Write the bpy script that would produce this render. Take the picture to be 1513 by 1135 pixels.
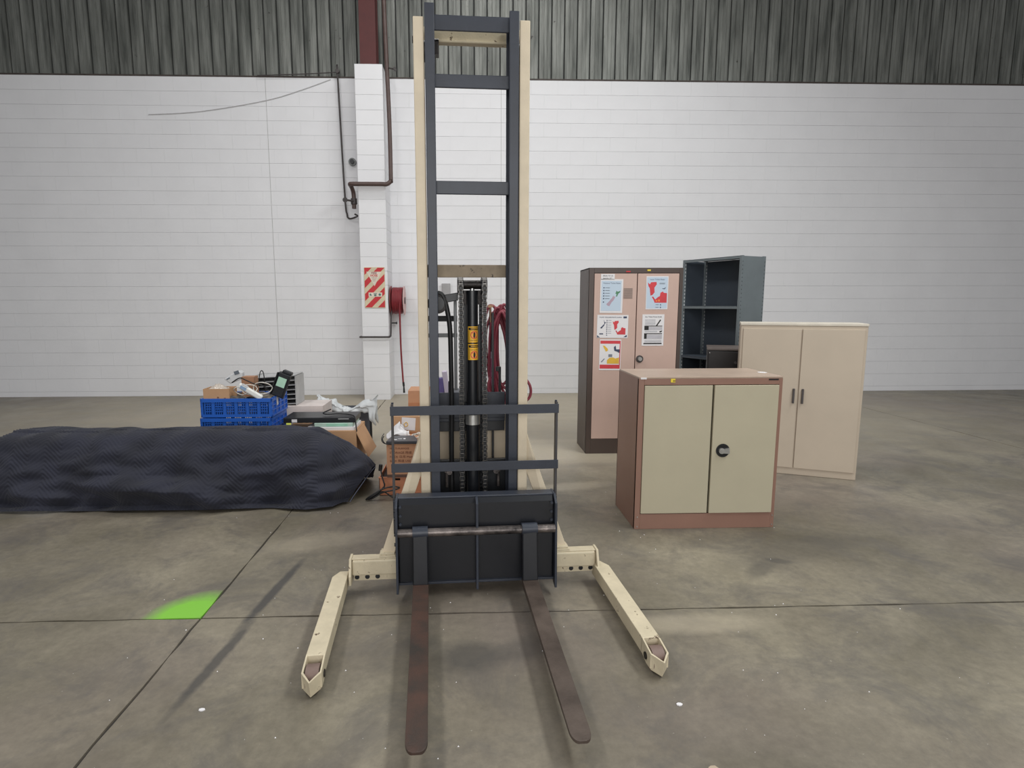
import bpy, bmesh, math, random
from mathutils import Vector, Matrix, Euler, noise
random.seed(7)
R = math.radians
PI = math.pi
for o in list(bpy.data.objects): bpy.data.objects.remove(o)
sc = bpy.context.scene
col = sc.collection

# ------------------------------------------------------------------ camera
cam_d = bpy.data.cameras.new('camera'); cam = bpy.data.objects.new('camera', cam_d); col.objects.link(cam)
PITCH, YAW, ROLL = .13648, .03431, -.00217
fw = Vector((math.sin(YAW)*math.cos(PITCH), math.cos(YAW)*math.cos(PITCH), -math.sin(PITCH)))
r0 = Vector((math.cos(YAW), -math.sin(YAW), 0)); u0 = r0.cross(fw)
rt = r0*math.cos(ROLL)+u0*math.sin(ROLL); up = u0*math.cos(ROLL)-r0*math.sin(ROLL)
cam.matrix_world = Matrix(((rt.x, up.x, -fw.x, 0), (rt.y, up.y, -fw.y, 0), (rt.z, up.z, -fw.z, 1.4), (0, 0, 0, 1)))
cam_d.sensor_fit = 'HORIZONTAL'; cam_d.sensor_width = 36; cam_d.lens = 852/1513*36
cam_d.shift_x = -(718.5-756.5)/1513; cam_d.shift_y = (567-567.5)/1513
cam_d.clip_end = 100
sc.camera = cam

# ------------------------------------------------------------------ light and exposure
w = bpy.data.worlds.new('world'); sc.world = w; w.use_nodes = True
bg = w.node_tree.nodes['Background']; bg.inputs[0].default_value = (.97, .98, 1, 1); bg.inputs[1].default_value = .20
def area(name, loc, rot, sx, sy, power, color=(1, 1, 1)):
    l = bpy.data.lights.new(name, 'AREA'); l.shape = 'RECTANGLE'; l.size = sx; l.size_y = sy; l.energy = power; l.color = color
    o = bpy.data.objects.new(name, l); o.location = loc; o.rotation_euler = rot; col.objects.link(o); return o
area('skylight', (-3.6, 1.6, 6.4), (0, R(-30), 0), .9, 5, 170, (1, .985, .97))
area('skylight', (4.0, 1.6, 6.2), (0, R(34), 0), .9, 5, 290, (.975, 1, .975))
area('skylight', (0.4, 5.2, 7.8), (0, 0, 0), 3.6, 1.4, 150, (1, .99, .97))
area('doorway', (0.6, -6.5, 3.0), (R(84), 0, 0), 7, 4.4, 430, (1, .99, .975))
v = sc.view_settings
sc.display_settings.display_device = 'sRGB'
v.view_transform = 'Standard'; v.look = 'None'; v.gamma = 1; v.use_curve_mapping = False
v.exposure = 0.0

# ------------------------------------------------------------------ helpers
def lin(c):
    f = lambda x: x/12.92 if x <= .04045 else ((x+.055)/1.055)**2.4
    return tuple(f(x/255) for x in c)+(1,)
def N(nt, t, **kw):
    n = nt.nodes.new(t)
    for k, val in kw.items(): setattr(n, k, val)
    return n
MATS = {}
def mat(name, c, rough=.6, metal=0., var=.12, scale=6., bump=0., bscale=60., c2=None, spots=None, spot_scale=20., spot_t=.68, stretch=None, spec=.5, trans=0., alpha=1.):
    if name in MATS: return MATS[name]
    m = bpy.data.materials.new(name); m.use_nodes = True; nt = m.node_tree; L = nt.links.new
    b = nt.nodes['Principled BSDF']; b.inputs['Roughness'].default_value = rough; b.inputs['Metallic'].default_value = metal
    b.inputs['Specular IOR Level'].default_value = spec; b.inputs['Transmission Weight'].default_value = trans; b.inputs['Alpha'].default_value = alpha
    tc = N(nt, 'ShaderNodeTexCoord'); mp = N(nt, 'ShaderNodeMapping'); L(tc.outputs['Object'], mp.inputs[0])
    if stretch: mp.inputs['Scale'].default_value = stretch
    no = N(nt, 'ShaderNodeTexNoise'); no.inputs['Scale'].default_value = scale; no.inputs['Detail'].default_value = 6; no.inputs['Roughness'].default_value = .6
    L(mp.outputs[0], no.inputs['Vector'])
    rp = N(nt, 'ShaderNodeValToRGB'); a = lin(c); e = lin(c2) if c2 else None
    rp.color_ramp.elements[0].position = .3; rp.color_ramp.elements[1].position = .7
    rp.color_ramp.elements[0].color = tuple(x*(1-var) for x in a[:3])+(1,) if not e else e
    rp.color_ramp.elements[1].color = tuple(min(1, x*(1+var)) for x in a[:3])+(1,) if not e else a
    L(no.outputs[0], rp.inputs[0]); out = rp.outputs[0]
    if spots:
        n2 = N(nt, 'ShaderNodeTexNoise'); n2.inputs['Scale'].default_value = spot_scale; n2.inputs['Detail'].default_value = 8; n2.inputs['Roughness'].default_value = .7
        L(tc.outputs['Object'], n2.inputs['Vector'])
        r2 = N(nt, 'ShaderNodeValToRGB'); r2.color_ramp.elements[0].position = spot_t; r2.color_ramp.elements[1].position = spot_t+.04
        L(n2.outputs[0], r2.inputs[0])
        mx = N(nt, 'ShaderNodeMix', data_type='RGBA'); L(r2.outputs[0], mx.inputs[0]); L(out, mx.inputs[6]); mx.inputs[7].default_value = lin(spots)
        out = mx.outputs[2]
    L(out, b.inputs['Base Color'])
    if bump:
        n3 = N(nt, 'ShaderNodeTexNoise'); n3.inputs['Scale'].default_value = bscale; n3.inputs['Detail'].default_value = 4
        L(mp.outputs[0], n3.inputs['Vector'])
        bp = N(nt, 'ShaderNodeBump'); bp.inputs['Strength'].default_value = bump; bp.inputs['Distance'].default_value = .004
        L(n3.outputs[0], bp.inputs['Height']); L(bp.outputs[0], b.inputs['Normal'])
    MATS[name] = m; return m

class MB:
    def __init__(s): s.v = []; s.f = []; s.m = []; s.s = []
    def add(s, vs, fs, mi=0, smooth=False):
        n = len(s.v); s.v += [tuple(p) for p in vs]
        for f in fs: s.f.append([i+n for i in f]); s.m.append(mi); s.s.append(smooth)
        return s
    def box(s, x0, x1, y0, y1, z0, z1, mi=0, rot=None, piv=None):
        vs = [Vector(p) for p in ((x0, y0, z0), (x1, y0, z0), (x1, y1, z0), (x0, y1, z0), (x0, y0, z1), (x1, y0, z1), (x1, y1, z1), (x0, y1, z1))]
        if rot:
            pv = Vector(piv) if piv else Vector(((x0+x1)/2, (y0+y1)/2, (z0+z1)/2)); M = Euler(rot).to_matrix()
            vs = [M@(p-pv)+pv for p in vs]
        return s.add(vs, [(0, 3, 2, 1), (4, 5, 6, 7), (0, 1, 5, 4), (1, 2, 6, 5), (2, 3, 7, 6), (3, 0, 4, 7)], mi)
    def prism(s, pts, axis, lo, hi, mi=0):
        # pts 2D; axis 'x': (y,z), 'y': (x,z), 'z': (x,y)
        def P(a, b, t): return {'x': (t, a, b), 'y': (a, t, b), 'z': (a, b, t)}[axis]
        n = len(pts); vs = [P(a, b, lo) for a, b in pts]+[P(a, b, hi) for a, b in pts]
        fs = [tuple(range(n)), tuple(range(2*n-1, n-1, -1))]+[(i, i+n, (i+1) % n+n, (i+1) % n) for i in range(n)]
        return s.add(vs, fs, mi)
    def cyl(s, a, b, r, n=20, mi=0, r2=None, caps=True):
        a, b = Vector(a), Vector(b); r2 = r if r2 is None else r2; d = (b-a).normalized()
        u = d.orthogonal().normalized(); w_ = d.cross(u)
        A = [a+(u*math.cos(2*PI*i/n)+w_*math.sin(2*PI*i/n))*r for i in range(n)]
        B = [b+(u*math.cos(2*PI*i/n)+w_*math.sin(2*PI*i/n))*r2 for i in range(n)]
        s.add(A+B, [(i, (i+1) % n, (i+1) % n+n, i+n) for i in range(n)], mi, True)
        if caps: s.add(A+B, [tuple(range(n-1, -1, -1)), tuple(range(n, 2*n))], mi)
        return s
    def tube(s, pts, r, n=8, mi=0, sub=6, closed=False):
        P = [Vector(p) for p in pts]
        if sub > 1:
            Q = []; m_ = len(P); rng = range(m_ if closed else m_-1)
            for i in rng:
                if closed: p0, p1, p2, p3 = P[(i-1) % m_], P[i], P[(i+1) % m_], P[(i+2) % m_]
                else: p0, p1, p2, p3 = P[max(i-1, 0)], P[i], P[i+1], P[min(i+2, m_-1)]
                for k in range(sub):
                    t = k/sub
                    Q.append(.5*((2*p1)+(p2-p0)*t+(2*p0-5*p1+4*p2-p3)*t*t+(3*p1-p0-3*p2+p3)*t**3))
            if not closed: Q.append(P[-1])
            P = Q
        m_ = len(P); vs = []; u = None
        for i, p in enumerate(P):
            if closed: d = (P[(i+1) % m_]-P[i-1]).normalized()
            else: d = (P[min(i+1, m_-1)]-P[max(i-1, 0)]).normalized()
            u = d.orthogonal().normalized() if u is None else (u-d*u.dot(d)).normalized()
            w_ = d.cross(u)
            vs += [p+(u*math.cos(2*PI*k/n)+w_*math.sin(2*PI*k/n))*r for k in range(n)]
        fs = []
        for i in range(m_ if closed else m_-1):
            j = (i+1) % m_
            fs += [(i*n+k, i*n+(k+1) % n, j*n+(k+1) % n, j*n+k) for k in range(n)]
        s.add(vs, fs, mi, True)
        if not closed: s.add(vs[:n]+vs[-n:], [tuple(range(n-1, -1, -1)), tuple(range(n, 2*n))], mi)
        return s
    def grid(s, fn, nu, nv, mi=0, smooth=True):
        vs = [fn(i/nu, j/nv) for i in range(nu+1) for j in range(nv+1)]
        return s.add(vs, [(i*(nv+1)+j, (i+1)*(nv+1)+j, (i+1)*(nv+1)+j+1, i*(nv+1)+j+1) for i in range(nu) for j in range(nv)], mi, smooth)
    def build(s, name, mats, parent=None, bevel=0, loc=(0, 0, 0), rot=(0, 0, 0), seg=2, solid=0):
        me = bpy.data.meshes.new(name); me.from_pydata(s.v, [], s.f)
        for m in (mats if isinstance(mats, (list, tuple)) else [mats]): me.materials.append(m)
        me.polygons.foreach_set('material_index', s.m); me.polygons.foreach_set('use_smooth', s.s); me.update()
        bm = bmesh.new(); bm.from_mesh(me); bmesh.ops.recalc_face_normals(bm, faces=bm.faces); bm.to_mesh(me); bm.free()
        o = bpy.data.objects.new(name, me); col.objects.link(o); o.location = loc; o.rotation_euler = rot
        if parent: o.parent = parent
        if solid: q = o.modifiers.new('solid', 'SOLIDIFY'); q.thickness = solid
        if bevel: q = o.modifiers.new('bevel', 'BEVEL'); q.width = bevel; q.segments = seg; q.limit_method = 'ANGLE'; q.angle_limit = R(40)
        return o
def tag(o, label=None, cat=None, group=None, kind=None):
    if label: o['label'] = label
    if cat: o['category'] = cat
    if group: o['group'] = group
    if kind: o['kind'] = kind
    return o
def empty(name, loc, rz=0): 
    o = bpy.data.objects.new(name, None); col.objects.link(o); o.location = loc; o.rotation_euler = (0, 0, rz); o.empty_display_size = .1; return o
def copy_tree(o, parent=None):
    c = o.copy(); col.objects.link(c); c.parent = parent
    for ch in [x for x in bpy.data.objects if x.parent == o]: copy_tree(ch, c)
    return c
def text(s, size, loc, m, parent, name='lettering', rot=(PI/2, 0, 0), align='CENTER', bold=0.0, xs=1.):
    cu = bpy.data.curves.new('t', 'FONT'); cu.body = s; cu.size = size; cu.align_x = align; cu.align_y = 'CENTER'; cu.offset = bold; cu.extrude = .0004
    t = bpy.data.objects.new('t', cu); col.objects.link(t); dg = bpy.context.evaluated_depsgraph_get()
    me = bpy.data.meshes.new_from_object(t.evaluated_get(dg)); bpy.data.objects.remove(t); me.materials.clear(); me.materials.append(m)
    o = bpy.data.objects.new(name, me); col.objects.link(o); o.location = loc; o.rotation_euler = rot; o.scale = (xs, 1, 1); o.parent = parent; return o

# ------------------------------------------------------------------ materials
cream = mat('cream_paint', (209, 195, 171), .5, var=.07, scale=9, spots=(110, 95, 75), spot_scale=34, spot_t=.7, bump=.15, bscale=120)
cream2 = mat('worn_cream_paint', (200, 188, 162), .55, var=.1, scale=12, spots=(96, 78, 60), spot_scale=24, spot_t=.63, bump=.2, bscale=120)
cream_dirty = mat('grimy_cream_paint', (150, 134, 112), .6, var=.2, scale=14, spots=(60, 50, 42), spot_scale=24, spot_t=.62)
dark = mat('dark_blue_grey_paint', (45, 50, 61), .42, var=.14, scale=8, spots=(130, 132, 135), spot_scale=40, spot_t=.76, bump=.1, bscale=90)
darkb = mat('black_paint', (27, 29, 33), .4, var=.25, scale=12, bump=.1)
greasy = mat('greasy_steel', (38, 34, 33), .35, metal=.6, var=.5, scale=60, bump=.4, bscale=200)
rodm = mat('scuffed_steel_rod', (135, 126, 122), .38, metal=.6, c2=(34, 32, 34), scale=14, bump=.3, bscale=120)
rust = mat('worn_rusty_steel', (96, 84, 76), .5, metal=.2, c2=(60, 50, 44), scale=7, spots=(150, 130, 118), spot_scale=60, spot_t=.74, bump=.25, bscale=160)
rustred = mat('rusty_red_steel', (88, 62, 52), .5, metal=.2, c2=(54, 50, 46), scale=8, spots=(150, 130, 118), spot_scale=50, spot_t=.74, bump=.25, bscale=160)
chainm = mat('oiled_chain_steel', (82, 80, 78), .3, metal=.7, var=.4, scale=50)
cylm = mat('black_cylinder_paint', (24, 26, 30), .3, var=.2, scale=10)
alum = mat('bare_aluminium', (190, 190, 188), .3, metal=.8, var=.1, scale=30)
rubber = mat('black_rubber', (22, 22, 24), .5, var=.2, scale=20)
yellow = mat('yellow_label', (232, 178, 52), .45, var=.05)
blackp = mat('black_print', (24, 22, 22), .5, var=.1)
redp = mat('red_print', (200, 44, 52), .5, var=.06)
wheelm = mat('brown_wheel', (118, 98, 90), .6, var=.12, scale=18)
white_wall = mat('white_wall_paint', (233, 233, 236), .55, var=.025, scale=2.2, bump=.12, bscale=70, spots=(206, 200, 196), spot_scale=5, spot_t=.74)
joint = mat('block_joint', (218, 218, 219), .8, var=.05)  # pale grey of the joints between the painted blocks
white_m = mat('white_plastic', (222, 222, 218), .4, var=.04)
whitep = mat('white_paper', (226, 224, 226), .6, var=.02)
brownpipe = mat('brown_pipe', (84, 66, 62), .45, var=.2, scale=12)
darkpipe = mat('dark_pipe', (66, 60, 60), .45, var=.2, scale=12)
redsteel = mat('red_oxide_steel', (84, 36, 35), .6, var=.15, scale=5)

# ------------------------------------------------------------------ floor
def floor_mat(name, green=False):
    m = bpy.data.materials.new(name); m.use_nodes = True; nt = m.node_tree; L = nt.links.new; b = nt.nodes['Principled BSDF']
    tc = N(nt, 'ShaderNodeTexCoord')
    def noise_(scale, detail=6, rough=.6, dist=0, vec=None):
        n = N(nt, 'ShaderNodeTexNoise'); n.inputs['Scale'].default_value = scale; n.inputs['Detail'].default_value = detail
        n.inputs['Roughness'].default_value = rough; n.inputs['Distortion'].default_value = dist; L(vec or tc.outputs['Object'], n.inputs['Vector']); return n.outputs[0]
    def ramp(x, stops):
        r = N(nt, 'ShaderNodeValToRGB'); e = r.color_ramp.elements
        while len(e) < len(stops): e.new(.5)
        for k, (p, c) in enumerate(stops): e[k].position = p; e[k].color = c if len(c) == 4 else tuple(c)+(1,)
        L(x, r.inputs[0]); return r.outputs[0]
    def mix(f, a, c2, mode='MIX'):
        x = N(nt, 'ShaderNodeMix', data_type='RGBA'); x.blend_type = mode
        if isinstance(f, float): x.inputs[0].default_value = f
        else: L(f, x.inputs[0])
        L(a, x.inputs[6])
        if isinstance(c2, tuple): x.inputs[7].default_value = c2
        else: L(c2, x.inputs[7])
        return x.outputs[2]
    def math_(op, a, c2):
        x = N(nt, 'ShaderNodeMath', operation=op)
        for i, y in enumerate((a, c2)):
            if isinstance(y, (int, float)): x.inputs[i].default_value = y
            else: L(y, x.inputs[i])
        return x.outputs[0]
    def blob(cx, cy, ang, sx, sy, lo=.35, hi=.62, ns=9):
        mp = N(nt, 'ShaderNodeMapping', vector_type='TEXTURE'); mp.inputs['Location'].default_value = (cx, cy, 0); mp.inputs['Rotation'].default_value = (0, 0, ang); mp.inputs['Scale'].default_value = (sx, sy, 1)
        L(tc.outputs['Object'], mp.inputs[0]); g = N(nt, 'ShaderNodeTexGradient', gradient_type='SPHERICAL'); L(mp.outputs[0], g.inputs[0])
        return ramp(math_('MULTIPLY', g.outputs[1], math_('ADD', noise_(ns, 5, .7), .5)), [(lo*.5, (0, 0, 0)), (hi, (1, 1, 1))])
    base = ramp(noise_(1.1, 8, .62, .4), [(.3, lin((100, 94, 80))), (.5, lin((124, 117, 102))), (.72, lin((150, 142, 124)))])
    fine = ramp(noise_(26, 8, .75), [(.3, (.76, .76, .76)), (.7, (1.12, 1.12, 1.12))])
    c = mix(1., base, fine, 'MULTIPLY')
    # broad tinted wear
    pur = ramp(noise_(.55, 3, .5, .3), [(.45, (0, 0, 0)), (.7, (.5, .5, .5))]); c = mix(pur, c, lin((112, 98, 100)))
    st = ramp(noise_(2.3, 10, .75, .6), [(.48, (0, 0, 0)), (.66, (.75, .75, .75))]); c = mix(st, c, lin((92, 88, 84)))
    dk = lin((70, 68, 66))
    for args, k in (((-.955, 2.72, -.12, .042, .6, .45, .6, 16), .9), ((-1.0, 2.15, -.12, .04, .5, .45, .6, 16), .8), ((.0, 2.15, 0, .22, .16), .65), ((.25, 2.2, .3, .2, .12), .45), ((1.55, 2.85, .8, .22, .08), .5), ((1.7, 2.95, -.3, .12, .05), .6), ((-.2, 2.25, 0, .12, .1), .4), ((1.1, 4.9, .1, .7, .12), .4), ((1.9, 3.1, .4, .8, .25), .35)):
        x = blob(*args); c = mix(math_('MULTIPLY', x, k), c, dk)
    lt = lin((186, 175, 154))  # broad pale blobs at the back put the stronger light there into the colour
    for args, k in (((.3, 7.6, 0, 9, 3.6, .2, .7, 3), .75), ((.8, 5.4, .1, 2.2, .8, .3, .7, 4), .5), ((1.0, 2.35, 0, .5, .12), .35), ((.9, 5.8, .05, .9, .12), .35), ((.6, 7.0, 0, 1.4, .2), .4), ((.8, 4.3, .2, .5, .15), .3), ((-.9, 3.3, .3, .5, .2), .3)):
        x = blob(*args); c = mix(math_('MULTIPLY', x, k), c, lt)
    sp = ramp(noise_(75, 3, .5), [(.73, (0, 0, 0)), (.76, (1, 1, 1))]); c = mix(math_('MULTIPLY', sp, .5), c, lin((185, 180, 170)))
    sp = ramp(noise_(42, 3, .6), [(.74, (0, 0, 0)), (.77, (1, 1, 1))]); c = mix(math_('MULTIPLY', sp, .6), c, lin((60, 57, 54)))
    if green:
        x = blob(-1.29, 2.54, .9, .26, .2, .3, .6, 5); c = mix(math_('MULTIPLY', x, .95), c, lin((128, 196, 62)))
    L(c, b.inputs['Base Color'])
    rr = ramp(noise_(3, 6, .6), [(.3, (.36, .36, .36)), (.7, (.56, .56, .56))]); L(rr, b.inputs['Roughness']); b.inputs['Specular IOR Level'].default_value = .5
    bp = N(nt, 'ShaderNodeBump'); bp.inputs['Strength'].default_value = .12; bp.inputs['Distance'].default_value = .003; L(noise_(40, 6, .7), bp.inputs['Height']); L(bp.outputs[0], b.inputs['Normal'])
    return m
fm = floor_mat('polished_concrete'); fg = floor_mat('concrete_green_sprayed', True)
groove = mat('joint_dirt', (58, 54, 50), .9)
fl = tag(MB().box(-12, 12, -8, 9.3, -.12, -.008).build('floor', groove), kind='structure')
def wob(x0, y0, x1, y1, n, amp=.004):
    return [(x0+(x1-x0)*i/n+(random.uniform(-amp, amp) if 0 < i < n else 0)*(y1 != y0), y0+(y1-y0)*i/n+(random.uniform(-amp, amp) if 0 < i < n else 0)*(x1 != x0)) for i in range(n)]
xs = [-12, -7.1, -1.205, 5.4, 12]; ys = [-8, -3.2, 2.475, 9.3]
for i in range(4):
    for j in range(3):
        g = .005; x0, x1, y0, y1 = xs[i]+g, xs[i+1]-g, ys[j]+g, ys[j+1]-g
        if x0 < -1.2 <= x1+.02 and False: pass
        n = 60
        pts = wob(x0, y0, x1, y0, n)+wob(x1, y0, x1, y1, n)+wob(x1, y1, x0, y1, n)+wob(x0, y1, x0, y0, n)
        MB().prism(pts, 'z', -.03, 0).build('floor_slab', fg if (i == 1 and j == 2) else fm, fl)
# joint beside the cable-reel side leans slightly, follow the slab grid

# ------------------------------------------------------------------ back wall of painted blocks
D = 9.02; HW = 4.68
wb = tag(MB().box(-9, 10, D+.006, D+.2, 0, HW).build('wall_back', joint), kind='structure')
cells = []; GX = .0004
for k in range(24):
    z1 = HW-.2*k; z0 = max(0, z1-.2)
    off = (.2 if k % 2 else 0)-.02
    x = -9+off
    while x < 10:
        a, b_ = max(x, -9), min(x+.4, 10)
        if b_-a > .05: cells.append((a, b_, z0, z1))
        x += .4
cx0 = .1
cells.sort(key=lambda c: max(abs((c[0]+c[1])/2-cx0)/1.0, abs((c[2]+c[3])/2-2.3)*1.0))
bx = {}
def block_obj(a, b_, z0, z1):
    key = (round(b_-a, 3), round(z1-z0, 3))
    g = .0016
    if key not in bx:
        o = MB().box(-key[0]/2+GX, key[0]/2-GX, 0, .01, -key[1]/2+g, key[1]/2-g).build('concrete_block', white_wall, wb)
        bx[key] = o.data
    else:
        o = bpy.data.objects.new('concrete_block', bx[key]); col.objects.link(o); o.parent = wb
    o.location = ((a+b_)/2, D-.0012+random.uniform(-.0008, .0008), (z0+z1)/2)
for c in cells[:300]: block_obj(*c)
mb = MB(); g = .0016
for a, b_, z0, z1 in cells[300:]:
    y = D-.0012+random.uniform(-.0008, .0008); mb.box(a+GX, b_-GX, y, y+.01, z0+g, z1-g)
tag(mb.build('concrete_block', white_wall, wb), kind='stuff')
tag(MB().box(-2.905, -2.897, D-.0026, D, 0, HW-.01).build('trim_1', mat('sealant_grey', (188, 188, 188), .7)), kind='structure')
tag(MB().box(.537, .543, D-.0026, D, 0, HW-.01).build('trim_2', MATS['sealant_grey']), kind='structure')

# corrugated cladding above
clad = mat('weathered_steel_cladding', (142, 144, 139), .45, metal=.3, c2=(76, 79, 75), scale=2.4, stretch=(5, 1, .45), bump=.2, bscale=14, spots=(58, 56, 52), spot_scale=9, spot_t=.66)
clad_dk = mat('cladding_groove_dark', (44, 46, 45), .7)
up_w = tag(MB().box(-9, 10, D+.12, D+.2, HW, 7.6).build('wall_upper', clad_dk), kind='structure')
pitch = .19; nsheet = 25; sw = pitch*4
prof = [(0, .0), (.012, .0), (.018, .032), (.030, .032), (.036, .006), (.085, .0), (.088, .007), (.100, .007), (.103, 0), (.14, .0), (.143, .007), (.155, .007), (.158, 0), (.19, .0)]
for s_ in range(nsheet):
    mb = MB(); x0 = -9+s_*sw; pts = []
    for r in range(4):
        for (dx, dy) in prof[:-1]: pts.append((x0+r*pitch+dx, D+.035+dy))
    pts.append((x0+sw, D+.035))
    vs = [(x, y, HW+.006) for x, y in pts]+[(x, y, 7.6) for x, y in pts]; n = len(pts)
    mb.add(vs, [(i, i+1, i+1+n, i+n) for i in range(n-1)])
    mb.build('cladding_sheet', clad, up_w, loc=(0, -.0015*(s_ % 2), 0))
# dark grooves: each rib recess gets its own dark strip
mb = MB()
for k in range(100):
    x = -9+k*pitch; mb.box(x+.0165, x+.0285, D+.058, D+.064, HW+.006, 7.6)
mb.build('cladding_groove_strip', clad_dk, up_w)
tag(MB().box(-9, 10, D-.004, D+.03, HW, HW+.022).build('trim_3', mat('flashing_rust', (72, 64, 60), .7, var=.3, scale=8)), kind='structure')

# block pier
pr = tag(MB().box(-1.507, -1.137, 8.503, D, 0, HW+.0).build('wall_pier', joint), kind='structure')
me_ = None
for k in range(24):
    z1 = HW-.2*k; z0 = max(0, z1-.2)
    MB().box(-1.513, -1.131, 8.497, D-.002, z0+.0014, z1-.0014).build('concrete_block', white_wall, pr, bevel=.002, seg=1)
# rough plaster heap at the pier foot
# red column above the pier
rc = tag(MB().box(-1.45, -1.225, 8.60, 8.615, HW, 7.6).box(-1.45, -1.225, 8.83, 8.845, HW, 7.6).box(-1.345, -1.33, 8.615, 8.83, HW, 7.6).build('red_column', redsteel), 'dark red steel column rising above the white block pier', 'column')

# ------------------------------------------------------------------ pipes, sign, hose reel on the pier
t = empty('water_pipe', (-1.04, 8.42, 3.07)); tag(t, 'thick brown pipe dropping past the pier and bending around its front', 'pipe')
MB().tube([(-.075, .13, 4.4), (-.05, .1, 2.4), (-.01, .06, .9), (.0, .0, .12), (-.005, -.01, .04), (-.06, -.015, .0), (-.14, -.015, 0), (-.4, -.015, 0), (-.55, -.015, 0), (-.575, .03, 0), (-.58, .1, 0), (-.57, .17, -.04), (-.56, .2, -.12), (-.56, .2, -.3)], .03, 14).build('pipe', brownpipe, t)
MB().cyl((-.0, .05, 1.55), (.08, .1, 1.55), .012).cyl((.08, .06, 1.55), (.08, .12, 1.55), .02).build('pipe_clip', darkpipe, t)
v_ = MB().cyl((-.56, .2, -.16), (-.56, .2, -.24), .045, 12).cyl((-.56, .16, -.2), (-.68, .06, -.2), .014, 10).cyl((-.665, .08, -.2), (-.655, .065, -.2), .035, 12).build('valve', darkpipe, t)
t = empty('drain_pipe', (-1.84, 8.98, 4.72)); tag(t, 'thin dark pipe looping down the wall left of the pier', 'pipe')
MB().tube([(0, -.02, .03), (0.0, -.02, -.02), (.045, -.02, -1.7), (.07, -.02, -1.98), (.085, -.02, -2.03), (.13, -.02, -2.04), (.24, -.12, -2.02), (.24, -.3, -2.02)], .013, 10, sub=5).build('pipe', darkpipe, t)
MB().cyl((0, .0, .03), (0, -.05, .03), .03, 12).build('pipe_bracket', darkpipe, t)
tag(MB().tube([(-1.84, 8.96, 4.74), (-2.3, 8.97, 4.715), (-3.0, 8.98, 4.69)], .007, 6).build('wall_cable', darkpipe), 'thin dark cable running left along the top of the white wall', 'cable')
tag(MB().tube([(-4.6, 9.01, 4.15), (-3.85, 9.01, 4.2), (-2.9, 9.01, 4.36), (-2.35, 9.01, 4.52), (-1.95, 9.01, 4.66)], .006, 6).build('slack_cable', mat('grey_cable', (206, 206, 208), .6)), 'pale sagging cable curving across the white wall at upper left', 'cable')
t = empty('vent_pipe_end', (-1.672, 8.99, 3.5)); tag(t, 'round grey pipe end in the wall left of the pier', 'pipe')
MB().cyl((0, .03, 0), (0, -.02, 0), .055, 24).build('flange', mat('grey_metal', (120, 122, 122), .5, metal=.3), t)
MB().cyl((0, -.02, 0), (0, -.05, 0), .032, 20).build('pipe', darkb, t)
t = empty('reel_supply_pipe', (-1.54, 8.44, .935)); tag(t, 'dark pipe across the pier turning up to the hose reel', 'pipe')
MB().tube([(0, .1, 0), (-.0, .02, 0), (.02, 0, 0), (.2, 0, 0), (.4, 0, 0), (.43, 0, .01), (.44, .02, .04), (.44, .1, .25), (.44, .2, .42)], .014, 10).build('pipe', darkpipe, t)
MB().cyl((.44, .08, .2), (.52, .08, .2), .010).cyl((.515, .08, .2), (.53, .08, .2), .018).build('tap', darkb, t)
# sign
t = empty('fire_hose_sign', (-1.317, 8.488, 1.645)); tag(t, 'red and cream diagonally striped FIRE HOSE sign on the pier', 'sign')
W2, H2 = .148, .29
MB().box(-W2, W2, -.002, .008, -H2, H2).build('board', mat('sign_cream', (214, 200, 170), .5), t, bevel=.003)
def clip(poly, x0, x1, y0, y1):
    def cl(p, f, inter):
        o = []
        for i in range(len(p)):
            a, b_ = p[i-1], p[i]
            if f(b_):
                if not f(a): o.append(inter(a, b_))
                o.append(b_)
            elif f(a): o.append(inter(a, b_))
        return o
    def ix(X): return lambda a, b_: (X, a[1]+(b_[1]-a[1])*(X-a[0])/(b_[0]-a[0]))
    def iy(Y): return lambda a, b_: (a[0]+(b_[0]-a[0])*(Y-a[1])/(b_[1]-a[1]), Y)
    for f, g_ in ((lambda p: p[0] >= x0, ix(x0)), (lambda p: p[0] <= x1, ix(x1)), (lambda p: p[1] >= y0, iy(y0)), (lambda p: p[1] <= y1, iy(y1))):
        if poly: poly = cl(poly, f, g_)
    return poly
def flat(mb, poly, y, mi=0, ox=0, oz=0):
    if len(poly) > 2: mb.add([(p[0]+ox, y, p[1]+oz) for p in poly], [tuple(range(len(poly)))], mi)
mb = MB()
for c0 in (-.42, -.235, -.05, .135, .32, .5):
    x0, x1 = -W2+.006, W2-.006; wd = .1
    flat(mb, clip([(-1, -1+c0), (1, 1+c0), (1, 1+c0+wd), (-1, -1+c0+wd)], x0, x1, -H2+.008, H2-.008), -.0032)
mb.build('stripe', redp, t)
mb = MB(); flat(mb, [(-.115, .225), (.1, .225), (.0, .02)], -.0044); flat(mb, [(-.09, -.07), (.105, -.07), (.105, -.13), (-.09, -.13)], -.0044); mb.build('panel', mat('sign_white', (225, 215, 200), .5), t)
text('FIRE', .042, (-.005, -.005, .205), mat('sign_dull_red', (150, 90, 92), .5), t, bold=.001)
text('HOSE', .042, (-.005, -.005, .17), redp, t, bold=.001)
for k, (l, s_) in enumerate((('TURN ON', .018), ('VALVE', .018), ('FIRST', .016))): text(l, s_, (-.005, -.005, .138-.022*k), MATS['sign_dull_red'], t)
mb = MB(); g2 = mat('sign_grey_green', (90, 120, 112), .5)
flat(mb, [(-.075, -.085), (-.06, -.085), (-.04, -.115), (-.075, -.115)], -.0056); flat(mb, [(-.02, -.08), (.03, -.08), (.03, -.09), (-.02, -.09)], -.0056); flat(mb, [(-.012, -.095), (.022, -.095), (.022, -.122), (-.012, -.122)], -.0056)
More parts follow.
